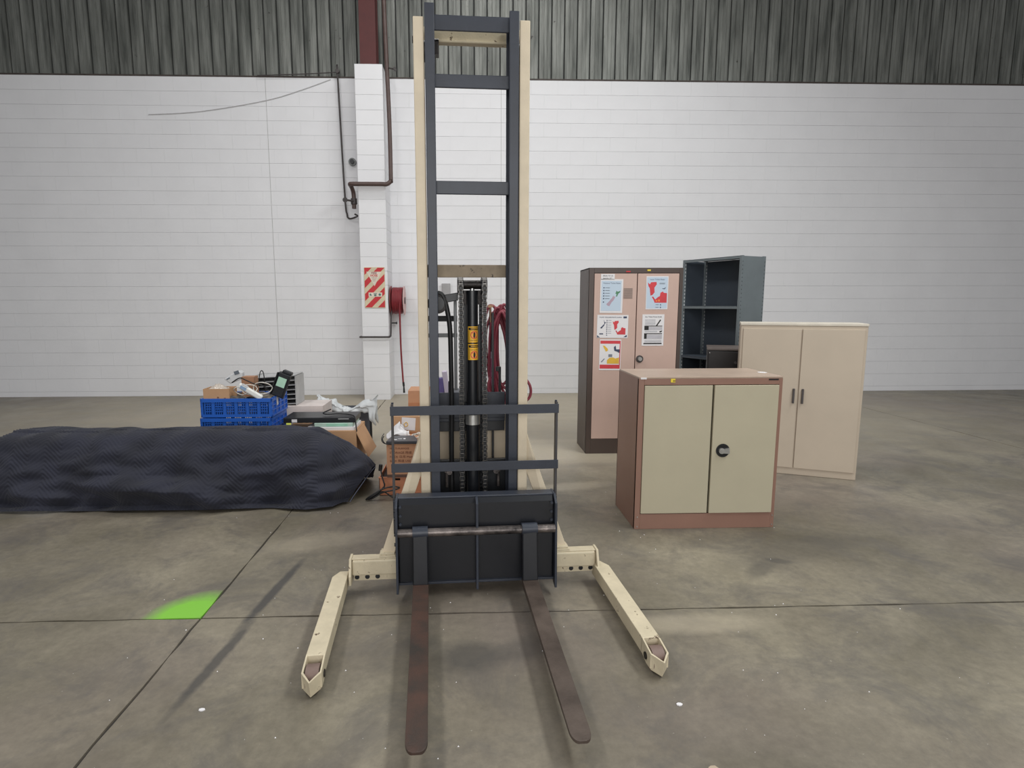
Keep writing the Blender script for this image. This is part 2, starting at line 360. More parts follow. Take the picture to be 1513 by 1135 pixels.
flat(mb, [(.07+.018*math.cos(a*PI/6), -.1+.018*math.sin(a*PI/6)) for a in range(12)], -.0056); mb.build('pictogram', g2, t)
# hose reel
t = empty('hose_reel', (-1.015, 8.72, 1.46)); tag(t, 'wall mounted fire hose reel wound with dark red hose', 'hose reel')
redhose = mat('dark_red_hose', (128, 38, 46), .45, var=.15, scale=14)
MB().cyl((-.098, 0, 0), (-.09, 0, 0), .215, 40).build('flange', mat('reel_red_paint', (150, 70, 72), .5), t)
MB().cyl((.093, 0, 0), (.1, 0, 0), .215, 40).build('flange', mat('reel_pale_paint', (214, 176, 174), .45), t)
MB().cyl((-.116, 0, 0), (.11, 0, 0), .05, 20).box(-.116, -.1, -.03, .03, -.25, .1).build('hub', darkpipe, t)
mb = MB()
for lay, rr in ((0, .155), (1, .185)):
    pts = []
    n = 7
    for i in range(n*16+1):
        a = 2*PI*i/16; x = -.074+.148*i/(n*16); rj = rr+.008*noise.noise((a*.15, lay, 3.1))
        pts.append((x if lay == 0 else -x, rj*math.cos(a), rj*math.sin(a)))
    mb.tube(pts, .0135, 8, sub=1)
mb.build('hose_coil', redhose, t)
MB().tube([(.045, -.19, .0), (.045, -.19, -.2), (.05, -.19, -.7), (.07, -.19, -1.15), (.075, -.19, -1.22)], .013, 8).build('hose_tail', redhose, t)
MB().cyl((.075, -.19, -1.2), (.08, -.19, -1.26), .016).cyl((.08, -.19, -1.26), (.083, -.19, -1.36), .010, r2=.016).build('nozzle', darkb, t)
tag(MB().box(-.37, -.24, D-.09, D, 1.54, 1.72).build('junction_box', mat('box_grey', (160, 158, 160), .5), bevel=.006), 'small grey electrical box on the wall behind the mast', 'box')

# ------------------------------------------------------------------ pallet stacker
ST = empty('pallet_stacker', (.025, 3.0, 0), .052)
tag(ST, 'tall cream and dark grey walkie pallet stacker with straddle legs', 'pallet stacker')
def part(mb, name, m, parent=ST, bevel=.003, **kw): return mb.build(name, m, parent, bevel=bevel, **kw)
for s_ in (-1, 1):
    # outer mast channel, open side facing inward
    a, b_ = sorted((s_*.2185, s_*.266))
    ov = MB().box(min(s_*.258, s_*.266), max(s_*.258, s_*.266), -.195, -.06, .05, 2.675)
    ov.box(a, b_, -.2, -.188, .05, 2.68).box(a, b_, -.067, -.055, .05, 2.675)
    om = part(ov, 'outer_mast_rail', cream, bevel=.004)
    a, b_ = sorted((s_*.170, s_*.2145))
    iv = MB().box(a, b_, -.208, -.196, .07, 2.715 if s_ > 0 else 2.735).box(min(s_*.19, s_*.2), max(s_*.19, s_*.2), -.196, -.08, .07, 2.70).box(a, b_, -.088, -.076, .07, 2.70)
    part(iv, 'inner_mast_rail', dark)
    MB().cyl((s_*.256, -.13, 2.61), (s_*.272, -.13, 2.61), .016, 16).build('mast_roller_pin', darkb, ST)
    MB().cyl((s_*.20, -.13, 2.56), (s_*.235, -.13, 2.56), .045, 20).build('mast_roller', darkb, ST)
for z0, z1 in ((2.634, 2.70), (2.389, 2.448), (1.915, 1.976)):
    part(MB().box(-.19, .19, -.178, -.166, z0, z1).box(-.19, .19, -.166, -.13, z1-.008, z1), 'inner_crossbar', dark)
part(MB().box(-.262, .262, -.06, -.046, 2.63, 2.70).box(-.262, .262, -.085, -.046, 2.622, 2.632), 'outer_crossbar', cream2)
part(MB().box(-.262, .262, -.058, -.044, 1.535, 1.597), 'outer_crossbar', cream_dirty)
MB().cyl((-.172, -.12, 2.6), (-.15, -.12, 2.6), .02, 12).box(-.175, -.15, -.14, -.1, 2.545, 2.6).build('mast_stop', greasy, ST)
# dark lower mast plates
part(MB().box(-.175, .175, -.02, -.008, .79, .945), 'mast_tie_plate', dark)
part(MB().box(-.175, .175, -.004, .006, .735, .80).box(-.19, .19, -.02, .006, .12, .585), 'mast_tie_plate', darkb)
part(MB().box(-.175, .175, -.03, -.018, .81, .85), 'mast_tie_bar', dark)
# cylinder
cy = MB().cyl((0, -.1, .1), (0, -.1, .80), .036, 32).cyl((0, -.1, .84), (0, -.1, 1.468), .029, 32).build('lift_cylinder', cylm, ST)
MB().cyl((0, -.1, .795), (0, -.1, .845), .0385, 32).build('cylinder_collar', alum, cy)
MB().cyl((0, -.1, 1.468), (0, -.1, 1.482), .012, 16).build('cylinder_pin', alum, cy)
def curved(mb, poly, r, mi=0):
    mb.add([(r*math.sin(u/r), -.1-r*math.cos(u/r), z) for u, z in poly], [tuple(range(len(poly)))], mi)
def strip(mb, u0, u1, z0, z1, r, mi=0, n=8):
    for i in range(n):
        a = u0+(u1-u0)*i/n; b_ = u0+(u1-u0)*(i+1)/n; curved(mb, [(a, z0), (b_, z0), (b_, z1), (a, z1)], r, mi)
for k, zc in enumerate((1.252, 1.165)):
    mb = MB(); u0, u1 = -.026, .036; h = .04
    strip(mb, u0, u1, zc-h, zc+h, .0295, 0); strip(mb, u0+.004, u1-.002, zc+h-.018, zc+h-.006, .0299, 1)
    strip(mb, u0+.016, u1-.006, zc+h-.013, zc+h-.010, .0303, 0)
    strip(mb, u0+.005, u0+.008, zc-h+.004, zc+h-.022, .0299, 1, 1)
    dz = .0 if k == 0 else -.012; cz = zc-.002+dz; cu = .008
    for i in range(24):
        a0, a1 = 2*PI*i/24, 2*PI*(i+1)/24
        for ra, rb, mi in ((.0, .0165, 3), (.0165, .0195, 2)):
            curved(mb, [(cu+ra*math.cos(a0), cz+ra*math.sin(a0)), (cu+rb*math.cos(a0), cz+rb*math.sin(a0)), (cu+rb*math.cos(a1), cz+rb*math.sin(a1)), (cu+ra*math.cos(a1), cz+ra*math.sin(a1))] if ra else [(cu, cz), (cu+rb*math.cos(a0), cz+rb*math.sin(a0)), (cu+rb*math.cos(a1), cz+rb*math.sin(a1))], .0301, mi)
    curved(mb, [(cu-.003, cz+.015), (cu+.004, cz+.012), (cu+.006, cz), (cu+.003, cz-.015), (cu-.004, cz-.014), (cu-.005, cz-.002)], .0305, 1)
    curved(mb, [(cu-.013, cz+.011), (cu-.011, cz+.013), (cu+.013, cz-.011), (cu+.011, cz-.013)], .0308, 2)
    zl = zc-h+.01 if k == 0 else zc+h-.03
    strip(mb, u0+.012, u1-.008, zl, zl+.002, .0301, 1)
    mb.build('warning_label', [yellow, blackp, redp, mat('label_orange', (236, 150, 80), .5)], cy)
# crosshead with chain wheels
part(MB().cyl((-.05, -.1, 1.497), (.05, -.1, 1.497), .022, 20).box(-.055, .055, -.09, -.075, 1.40, 1.47), 'crosshead', greasy, bevel=0)
for s_ in (-1, 1):
    MB().cyl((s_*.047, -.1, 1.49), (s_*.070, -.1, 1.49), .034, 24).cyl((s_*.044, -.1, 1.49), (s_*.048, -.1, 1.49), .042, 24).cyl((s_*.069, -.1, 1.49), (s_*.073, -.1, 1.49), .042, 24).build('chain_wheel', darkb, ST)
    mb = MB(); z = 1.50; k = 0
    mb.box(s_*.0585-.0075, s_*.0585+.0075, -.1365, -.1345, .3, 1.5, 1)
    while z > .30:
        w_ = .011 if k % 2 else .008
        for q in (-1, 1):
            mb.box(s_*.0585+q*w_-.0012, s_*.0585+q*w_+.0012, -.147, -.133, z-.013, z+.013)
        mb.cyl((s_*.0585-.011, -.14, z+.01), (s_*.0585+.011, -.14, z+.01), .0045, 8)
        z -= .02; k += 1
    for i in range(9):
        a = PI*i/8; yy, zz = -.1-.04*math.cos(a), 1.50+.03*math.sin(a); mb.box(s_*.0585-.01, s_*.0585+.01, yy-.006, yy+.006, zz-.004, zz+.004)
    tag(mb.build('lift_chain', [chainm, darkb], ST), kind='stuff')
    mb = MB(); z = 1.40
    mb.box(s_*.0445-.006, s_*.0445+.006, -.060, -.058, .31, 1.4)
    for k in range(55):
        for q in (-1, 1): mb.box(s_*.0445+q*.007-.001, s_*.0445+q*.007+.001, -.065, -.053, z-.012, z+.012)
        mb.cyl((s_*.0445-.008, -.059, z+.01), (s_*.0445+.008, -.059, z+.01), .004, 6); z -= .02
    tag(mb.build('lift_chain', darkb, ST), kind='stuff')
    # guide posts behind
    part(MB().box(s_*.115-.006, s_*.115+.006, .02, .032, .1, 1.36 if s_ > 0 else 1.0), 'guide_post', darkb)
    # hydraulic fittings low down
    MB().cyl((s_*.135, -.06, .45), (s_*.135, -.06, .56), .007, 10).cyl((s_*.122, -.08, .535), (s_*.122, -.06, .535), .014, 14).box(s_*.135-.01, s_*.135+.01, -.07, -.05, .53, .575).build('chain_anchor', rodm, ST)
part(MB().box(-.088, -.072, .03, .06, .95, 1.42), 'guide_post', mat('grey_steel', (120, 122, 124), .4, metal=.4))
# pulley arm and hoses
part(MB().prism([(-.07, 1.46), (-.155, 1.445), (-.155, 1.405), (-.07, 1.42)], 'y', -.095, -.085), 'pulley_arm', darkb)
pu = MB().cyl((-.172, -.10, 1.405), (-.172, -.08, 1.405), .05, 32).build('hose_pulley', greasy, ST)
MB().cyl((-.172, -.105, 1.405), (-.172, -.1, 1.405), .034, 28).build('pulley_rim', darkb, pu)
MB().tube([(-.172, -.09, 1.457), (-.148, -.09, 1.445), (-.128, -.09, 1.39), (-.112, -.09, 1.28), (-.108, -.08, 1.1), (-.106, -.06, .9), (-.108, -.03, .6), (-.108, -.03, .42)], .0125, 10).build('hydraulic_hose', rubber, ST)
part(MB().box(-.26, -.06, .3, .33, 1.305, 1.312).box(-.26, -.06, .3, .33, 1.33, 1.337).box(-.26, -.06, .315, .32, 1.305, 1.337), 'rear_guard_bar', darkb)
part(MB().box(-.26, -.06, .3, .32, 1.215, 1.238), 'rear_guard_bar', mat('grey_steel', (120, 122, 124), .4))
for s_ in (-1, 1): part(MB().box(min(s_*.255, s_*.28), max(s_*.255, s_*.28), .29, .33, .8, 1.36), 'rear_guard_post', darkb)
part(MB().box(-.05, -.024, -.068, -.05, .9, 1.42).box(.024, .046, -.068, -.05, .9, 1.30), 'cylinder_guide', darkb)
MB().cyl((.062, -.05, 1.36), (.062, -.05, 1.40), .008, 10).cyl((.052, -.05, 1.402), (.075, -.05, 1.402), .008, 10).cyl((.095, -.05, 1.31), (.095, -.05, 1.4), .006, 10).box(.082, .108, -.06, -.04, 1.385, 1.397).box(.05, .07, -.06, -.04, 1.31, 1.345).build('brass_fitting', mat('dull_brass', (130, 98, 76), .4, metal=.6, var=.3, scale=40), ST)
part(MB().box(.155, .168, .1, .115, .85, 1.06).box(.14, .168, .1, .12, 1.04, 1.065), 'control_lever', darkb)
# body behind the mast
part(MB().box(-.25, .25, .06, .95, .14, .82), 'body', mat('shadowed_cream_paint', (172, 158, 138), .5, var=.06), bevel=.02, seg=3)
part(MB().box(-.262, .262, -.03, .06, .05, .13).box(-.2, .2, .08, .9, .03, .14), 'chassis', darkb)
part(MB().box(-.12, .12, .15, .5, .82, .84).box(-.2, .2, .45, .9, .82, .835), 'battery_cover', dark)
for x, y in ((-.14, .8), (.14, .8)): MB().cyl((x-.03, y, .075), (x+.03, y, .075), .075, 24).build('drive_wheel', rubber, ST)
# purple and pink items lying on the body top
purple = mat('purple_film', (104, 92, 150), .5, var=.2, scale=20)
pink = mat('pink_plastic', (196, 110, 160), .45, var=.1)
pb = empty('purple_packet', (-.13, 3.28, .822)); tag(pb, 'purple and white packet standing on the stacker body behind left rail', 'packet')
MB().box(-.06, .0, 0, .05, 0, .16, rot=(0, -.06, 0)).build('purple_panel', purple, pb, bevel=.004)
MB().box(.0, .028, 0, .05, 0, .2, rot=(0, -.12, 0)).build('white_panel', mat('lilac_white', (216, 206, 226), .5), pb, bevel=.004)
pk = empty('pink_panel', (.185, 3.42, .822), .05); tag(pk, 'pink and lilac plastic panel beside the dark red coil', 'panel')
MB().box(-.05, .008, 0, .012, .1, .26).prism([(-.05, .1), (.008, .1), (-.015, .075)], 'y', 0, .012).build('pink_sheet', pink, pk, bevel=.002)
MB().box(-.05, .008, 0, .012, .26, .30).build('white_sheet', mat('lilac_white', (216, 206, 226), .5), pk)
MB().box(-.05, .008, 0, .012, .30, .50).build('dark_sheet', mat('plum_mesh', (96, 62, 84), .6, var=.3, scale=80), pk)
MB().box(-.03, -.015, 0, .012, 0, .1).build('stem', darkb, pk)
rcx = empty('red_cable_coil', (.198, 3.36, .0)); tag(rcx, 'dark red hose coil hung behind the right mast rail', 'hose coil')
redc = mat('plum_red_cable', (132, 52, 66), .4, var=.2, scale=12)
for k in range(11):
    hw = .04+.02*random.random(); cx_ = -.01+random.uniform(-.045, .04); zt = 1.40-.05*random.random(); zb = .93-.10*random.random()-.06*(k % 3); y = .0+.011*k
    lean = random.uniform(.0, .04)
    MB().tube([(cx_-hw*.5, y, zt-.03), (cx_, y, zt), (cx_+hw*.5, y, zt-.04), (cx_+hw+lean, y, (zt+zb)/2+.1), (cx_+hw*.9+lean*2, y, zb+.06), (cx_+lean*2, y, zb), (cx_-hw+lean, y, zb+.08), (cx_-hw, y, (zt+zb)/2+.1)], .0085, 8, closed=True).build('coil_loop', redc, rcx)
MB().tube([(-.06, -.01, .98), (-.07, -.02, .9), (.0, -.02, .83), (.08, -.02, .82), (.165, -.02, .85), (.172, -.02, .93), (.10, -.01, 1.02)], .008, 8).build('coil_tail', redc, rcx)

# base crossbeam and legs
part(MB().box(-.606, .606, -.285, -.235, .085, .164), 'base_crossbeam', cream2, bevel=.008)
part(MB().box(-.608, .608, -.278, -.228, .164, .171), 'crossbeam_cap', cream2, bevel=.002)
mb = MB()
holes = [s_*x for s_ in (-1, 1) for x in (.585, .535, .485, .425)]
part(MB().box(-.6, .6, -.268, -.258, .054, .086), 'perforated_plate', cream2, bevel=.001)
for h in holes: MB().cyl((h, -.2675, .072), (h, -.2695, .072), .0115, 16).build('plate_hole' if abs(h) > .44 else 'plate_bolt', darkb if abs(h) > .44 else cream2, ST)
for s_ in (-1, 1):
    # end plate welded between beam and leg
    x0 = s_*.606
    part(MB().prism([(-.325, .055), (-.325, .10), (-.29, .176), (-.225, .176), (-.225, .055)], 'x', min(x0, x0+s_*.012), max(x0, x0+s_*.012)), 'end_plate', cream2, bevel=.002)
    cxl = s_*.647; hw = .036
    def P(dx, y): return (cxl+dx*s_, y)
    leg = empty('straddle_leg', (0, 0, 0)); leg.parent = ST; th_ = .02; leg.rotation_euler = (0, 0, th_)
    leg.location = (cxl-(cxl*math.cos(th_)+math.sin(th_)), -1-(cxl*math.sin(th_)-math.cos(th_)), 0)
    # beam of the leg with chamfered rear outer corner
    pts = [(cxl-s_*hw, -.945), (cxl+s_*hw, -.945), (cxl+s_*hw, -.31), (cxl+s_*(hw-.03), -.255), (cxl-s_*hw, -.255)]
    part(MB().prism(pts, 'z', .035, .100), 'leg_beam', cream2, leg, bevel=.003)
    # fork-shaped tip holding the wheel: two cheeks and a pointed nose
    tp = MB()
    for q in (-1, 1):
        xa, xb = sorted((cxl+q*hw, cxl+q*(hw-.007)))
        tp.prism([(-.935, .10), (-1.03, .086), (-1.03, .025), (-.99, .022), (-.935, .04)], 'x', xa, xb)
    tp.add([(cxl-hw, -1.03, .086), (cxl, -1.078, .078), (cxl+hw, -1.03, .086), (cxl-hw*.9, -1.025, .018), (cxl, -1.06, .010), (cxl+hw*.9, -1.025, .018),
            (cxl-hw+.008, -1.026, .086), (cxl, -1.067, .078), (cxl+hw-.008, -1.026, .086), (cxl-hw*.9+.006, -1.02, .018), (cxl, -1.05, .010), (cxl+hw*.9-.006, -1.02, .018)],
           [(0, 1, 4, 3), (1, 2, 5, 4), (6, 9, 10, 7), (7, 10, 11, 8), (0, 6, 7, 1), (1, 7, 8, 2), (3, 4, 10, 9), (4, 5, 11, 10), (0, 3, 9, 6), (2, 8, 11, 5)])
    part(tp, 'leg_tip', cream2, leg, bevel=.0015)
    MB().cyl((cxl-.024, -.995, .046), (cxl+.024, -.995, .046), .045, 28).build('wheel', wheelm, leg)
    MB().cyl((cxl-hw-.004, -.985, .052), (cxl+hw+.004, -.985, .052), .014, 16).build('axle', greasy, leg)
    # brace from the mast to the crossbeam
    xa, xb, xc = s_*.265, s_*.462, s_*.40
    part(MB().add([(xa, -.19, .76), (xb, -.245, .185), (xc, -.245, .185), (xa, -.19, .56), (xa, -.16, .76), (xb, -.215, .185), (xc, -.215, .185), (xa, -.16, .56)],
                  [(0, 1, 2, 3), (4, 7, 6, 5), (0, 4, 5, 1), (1, 5, 6, 2), (2, 6, 7, 3), (3, 7, 4, 0)]).add([(xa, -.15, .76), (xb-s_*.02, -.20, .185), (xc, -.02, .185), (xa, -.05, .70), (xa+s_*.006, -.15, .76), (xb-s_*.014, -.20, .185), (xc+s_*.006, -.02, .185), (xa+s_*.006, -.05, .70)],
                  [(0, 1, 2, 3), (4, 7, 6, 5), (0, 4, 5, 1), (1, 5, 6, 2), (2, 6, 7, 3), (3, 7, 4, 0)]), 'mast_brace', cream, bevel=.002)
    part(MB().box(min(s_*.395, s_*.475), max(s_*.395, s_*.475), -.275, -.20, .171, .179).box(min(s_*.40, s_*.468), max(s_*.40, s_*.468), -.268, -.205, .179, .189), 'brace_foot', cream2, bevel=.002)
# carriage
cg = empty('fork_carriage', (0, 0, 0)); cg.parent = ST
carr = mat('carriage_dark_paint', (22, 24, 30), .36, var=.12, scale=6, spots=(96, 98, 102), spot_scale=30, spot_t=.76, bump=.06)
part(MB().prism([(-.352, .075), (-.352, .462), (-.334, .484), (-.325, .484), (-.325, .075)], 'x', -.372, .372), 'face_plate', carr, cg, bevel=.003)
part(MB().box(-.384, .384, -.326, -.262, .478, .490).box(-.384, .384, -.272, -.262, .40, .478), 'top_plate', dark, cg)
part(MB().box(-.376, .376, -.366, -.33, .068, .078), 'bottom_lip', dark, cg, bevel=.001)
part(MB().prism([(-.395, .046), (-.39, .47), (-.35, .492), (-.34, .492), (-.34, .046)], 'x', -.0055, .0055), 'centre_rib', dark, cg, bevel=.001)
for s_ in (-1, 1):
    a, b_ = sorted((s_*.374, s_*.385))
    part(MB().prism([(-.40, .04), (-.385, .46), (-.34, .492), (-.26, .492), (-.26, .10), (-.33, .06)], 'x', a, b_), 'side_plate', dark, cg, bevel=.0015)
    for z, y in ((.455, -.362), (.41, -.356), (.37, -.36)):
        MB().cyl((s_*.362, y+.01, z), (s_*.362, y-.004, z), .007, 6).build('bolt', dark, cg)
    for z in (.42, .38, .30, .25): MB().cyl((s_*.385, -.31, z), (s_*.396, -.31, z), .009, 6).build('bolt', darkb, cg)
MB().cyl((-.374, -.382, .335), (.374, -.382, .335), .020, 24).build('fork_shaft', rodm, cg)
# load backrest
bk = empty('load_backrest', (0, 0, 0)); bk.parent = ST
for z0, z1 in ((.882, .926), (.607, .650)):
    part(MB().box(-.402, .402, -.306, -.298, z0, z1), 'rail', dark, bk, bevel=.001)
for s_ in (-1, 1):
    a, b_ = sorted((s_*.388, s_*.399))
    part(MB().box(a, b_, -.298, -.268, .30, .935), 'upright', mat('dull_grey_brown_paint', (62, 60, 62), .5), bk, bevel=.001)
    part(MB().box(min(s_*.385, s_*.397), max(s_*.385, s_*.397), -.312, -.256, .37, .47), 'mount_plate', dark, bk, bevel=.001)
    MB().cyl((s_*.392, -.282, .935), (s_*.392, -.282, .942), .006, 8).build('weld_nub', dark, bk)
# forks
def fork(xt, xh, wt, wh, redd):
    f = empty('fork', (0, 0, 0)); f.parent = ST
    th = .036
    # shank
    part(MB().add([(xh-wh, -.438, .10), (xh+wh, -.438, .10), (xh+wh, -.398, .062), (xh-wh, -.398, .062), (xh-wh*.97, -.410, .345), (xh+wh*.97, -.410, .345), (xh+wh*.97, -.378, .345), (xh-wh*.97, -.378, .345)],
                  [(0, 3, 2, 1), (4, 5, 6, 7), (0, 1, 5, 4), (1, 2, 6, 5), (2, 3, 7, 6), (3, 0, 4, 7)]), 'shank', carr, f, bevel=.005)
    MB().cyl((xh-wh, -.387, .338), (xh+wh, -.384, .338), .029, 24).build('hook', dark, f)
    # blade
    n = 26; top = []; bot = []
    ys_ = [-.405-(1.447-.405)*i/n for i in range(n)]
    L_ = []; 
    for y in ys_:
        t = (y+.405)/(-1.042); x = xh+(xt-xh)*t; w_ = wh+(wt-wh)*t; L_.append((x, y, w_, .102-.004*t, max(.034*(1-t)+.012*t, .01)))
    xe, ye, we = L_[-1][0], L_[-1][1], L_[-1][2]
    for k in range(1, 7):
        a = PI/2*k/6; L_.append((xt, ye-.045*math.sin(a), we-.022*(1-math.cos(a))-.0*k, .098, .011))
    vs = []
    for x, y, w_, z, h in L_: vs += [(x-w_, y, z), (x+w_, y, z), (x+w_, y, z-h), (x-w_, y, z-h)]
    m_ = len(L_); fs = [(0, 3, 2, 1), (4*m_-4, 4*m_-3, 4*m_-2, 4*m_-1)]
    for i in range(m_-1):
        for k in range(4): fs.append((4*i+k, 4*i+(k+1) % 4, 4*i+4+(k+1) % 4, 4*i+4+k))
    part(MB().add(vs, fs), 'blade', redd, f, bevel=.003)
fork(-.257, -.269, .034, .036, rustred)
fork(.243, .249, .033, .037, rust)

# ------------------------------------------------------------------ tall brown cabinet
tb = mat('dark_brown_enamel', (76, 64, 59), .42, var=.06, scale=5)
td = mat('dusty_pink_enamel', (197, 169, 157), .5, var=.05, scale=4, spots=(150, 128, 118), spot_scale=16, spot_t=.72)
T = empty('storage_cabinet', (1.118, 5.28, 0)); tag(T, 'tall dark brown cabinet with pinkish doors covered in notices', 'cabinet')
TW, TD, TH = .862, .42, 1.728
part(MB().box(0, .012, 0, TD, 0, TH).box(TW-.012, TW, 0, TD, 0, TH).box(0, TW, 0, TD, TH-.012, TH).box(0, TW, TD-.012, TD, 0, TH).box(.012, TW-.012, .02, TD-.012, .13, .142), 'carcass', tb, T, bevel=.002)
part(MB().box(0, .045, -.004, .02, 0, TH).box(TW-.032, TW, -.004, .02, 0, TH).box(.045, TW-.032, -.004, .02, TH-.048, TH).box(.045, TW-.032, -.004, .02, 0, .14), 'front_frame', tb, T, bevel=.0015)
for k, (a, b_) in enumerate(((.049, .438), (.446, TW-.036))):
    d = part(MB().box(a, b_, -.004, .016, .144, TH-.052), 'door', td, T, bevel=.002)
    if k:
        h = MB().cyl((.484, -.004, .897), (.484, -.012, .897), .034, 28).build('handle', darkpipe, d); MB().cyl((.484, -.012, .897), (.484, -.030, .897), .022, 24, r2=.018).build('lock_knob', alum, h)
part(MB().box(.53, .56, -.008, -.004, TH-.03, TH-.016), 'sticker', mat('sticker_yellow', (230, 205, 60), .5), T, bevel=0)
T.children[-1]['label'] = 'small yellow sticker'
st_ = part(MB().box(.335, .375, -.0085, -.004, TH-.04, TH-.03), 'name_plate', redp, T, bevel=0); st_['label'] = 'red maker plate'
def pin_sheet(x, z, w_, h, polys, mats, title=None, tsize=.02, ty=None, rz=0, label='', cat='notice', name='paper_notice', tmat=None, depth=5.2745, txs=1.):
    e = empty(name, (x, depth, z)); e.rotation_euler = (0, rz, 0); tag(e, label, cat, 'papers stuck on the tall cabinet doors')
    MB().box(0, w_, -.0008, .0, -h, 0).build('sheet', mats[0], e)
    mb = MB()
    for mi, poly in polys: flat(mb, [(u*w_, -v_*h) for u, v_ in poly], -.0012-.0002*(mi % 5), mi-1)
    if polys: mb.build('print', mats[1:], e)
    if title: text(title, tsize, (w_/2, -.0014, -(ty or .08)*h), tmat or blackp, e, xs=txs)
    return e
def rect(a, b_, c, d): return [(a, c), (b_, c), (b_, d), (a, d)]
pblue = mat('poster_pale_blue', (190, 206, 222), .5, var=.02); pgreen = mat('print_green', (78, 130, 96), .5); pmauve = mat('print_mauve', (176, 152, 168), .5); ptxt = mat('print_grey_text', (120, 124, 136), .5); pyel = mat('print_ochre', (222, 178, 62), .5); pnavy = mat('print_navy', (56, 66, 92), .5); porg = mat('print_orange', (236, 140, 60), .5); pred = mat('print_poster_red', (206, 62, 70), .5)
def lines(u0, u1, vs, mi, h=.008): return [(mi, rect(u0, u1, v_, v_+h)) for v_ in vs]
NI = [(.62, .19), (.68, .24), (.7, .3), (.78, .36), (.88, .34), (.87, .38), (.8, .42), (.74, .52), (.7, .51), (.72, .44), (.66, .42), (.7, .37), (.66, .28)]
NIg = [(.7, .34), (.78, .37), (.89, .34), (.87, .39), (.8, .43), (.74, .52), (.7, .51), (.72, .44), (.66, .42), (.7, .38)]
SI = [(.58, .49), (.63, .52), (.68, .5), (.66, .55), (.58, .64), (.52, .68), (.42, .8), (.34, .78), (.28, .74), (.4, .66), (.52, .56)]
# map poster, left door top
pin_sheet(1.222, 1.627, .208, .305, [(1, rect(.05, .93, .05, .94)), (3, SI), (5, NI), (2, NIg)]+[(4, rect(.13, .18, q, q+.035)) for q in (.24, .32, .4, .48, .56, .66)]+lines(.21, .42, (.25, .33, .41, .49, .57), 6, .012), [whitep, pblue, pgreen, pmauve, pnavy, ptxt, ptxt],
          'National Ticket Rates', .018, .12, .01, 'pale blue notice with green and mauve country map on left door', tmat=pnavy)
pin_sheet(1.225, 1.672, .125, .05, [], [whitep], 'SPEAK TO US', .0155, .34, .0, 'small white typed slip above the pale blue map notice')
bpy.context.view_layer.update()
sl = [o for o in bpy.data.objects if o.name.startswith('paper_notice') and o.parent is None][-1]
text('September 2017', .0125, (.060, -.0014, -.038), blackp, sl)
REDM = [(.0, .05), (.62, .0), (.7, .1), (.62, .2), (.5, .3), (.48, .42), (.3, .62), (.28, .8), (.55, .78), (.72, .6), (.95, .5), (1, .52), (1, 1), (.38, 1), (.15, .5)]
def sub(p, u0, u1, v0, v1): return [(u0+(u1-u0)*a, v0+(v1-v0)*b_) for a, b_ in p]
RA = [(.0, .02), (.1, .12), (.16, .02), (.44, .0), (.46, .12), (.34, .28), (.36, .5), (.26, .62), (.15, .66), (.1, .3), (.03, .2)]
RB = [(.3, .7), (.4, .84), (.55, .72), (.64, .68), (.66, .52), (.78, .46), (.84, .52), (1, .54), (1, 1), (.38, 1), (.32, .86), (.22, .72)]
pin_sheet(1.642, 1.652, .203, .300, [(1, rect(.03, .97, .03, .97)), (2, sub(RA, .07, .95, .17, .8)), (2, sub(RB, .07, .95, .17, .8)), (3, rect(.45, .52, .72, .76)), (3, rect(.56, .64, .7, .76)), (4, sub([(0, .5), (.5, .6), (1, 0), (.7, .9), (.2, .8)], .72, .9, .32, .4))]+lines(.6, .85, (.2, .23), 6, .01)+lines(.45, .6, (.85, .93), 6, .012)+[(4, rect(.66, .7, .84, .88)), (4, rect(.66, .7, .92, .96)), (5, sub([(0, .3), (.5, 0), (1, .4), (.7, 1), (.2, .8)], .42, .62, .45, .62))],
          [whitep, pblue, pred, porg, pnavy, mat('print_pale_pink', (226, 190, 206), .5), ptxt], 'Local Ticket Rates', .018, .1, .0, 'pale notice with large red area map on right door', tmat=pnavy)
pin_sheet(1.200, 1.304, .287, .210, [(2, sub(RA, .5, .92, .25, .85)), (2, sub(RB, .5, .92, .25, .85)), (4, sub(NI, .02, .32, .1, .72)), (4, sub(SI, .0, .36, .1, .72)), (4, [(.0+.01, .88), (.01, .98), (.1, .98)]), (4, [(.97, .86), (.97, .96), (.86, .96)])]+[(4, rect(.3, .33, q, q+.04)) for q in (.22, .3, .38, .46, .54, .62, .7, .78, .86)]+lines(.35, .46, (.23, .31, .39, .47, .55, .63, .71, .79), 6, .014)+[(4, rect(.84, .95, .06, .14)), (4, rect(.08, .2, .8, .85))],
          [whitep, pblue, pred, porg, pnavy, ptxt, ptxt], None, 0, 0, .01, 'white landscape requirements guide with small map and red map')
sl = [o for o in bpy.data.objects if o.name.startswith('paper_notice') and o.parent is None][-1]
text('TICKET REQUIREMENTS GUIDE', .0150, (.122, -.0014, -.022), pnavy, sl)
YB = [(.4, .0), (.5, .12), (.62, .0), (.66, .28), (.8, .26), (.9, .34), (1, .25), (1, 1), (.3, 1), (.34, .4)]
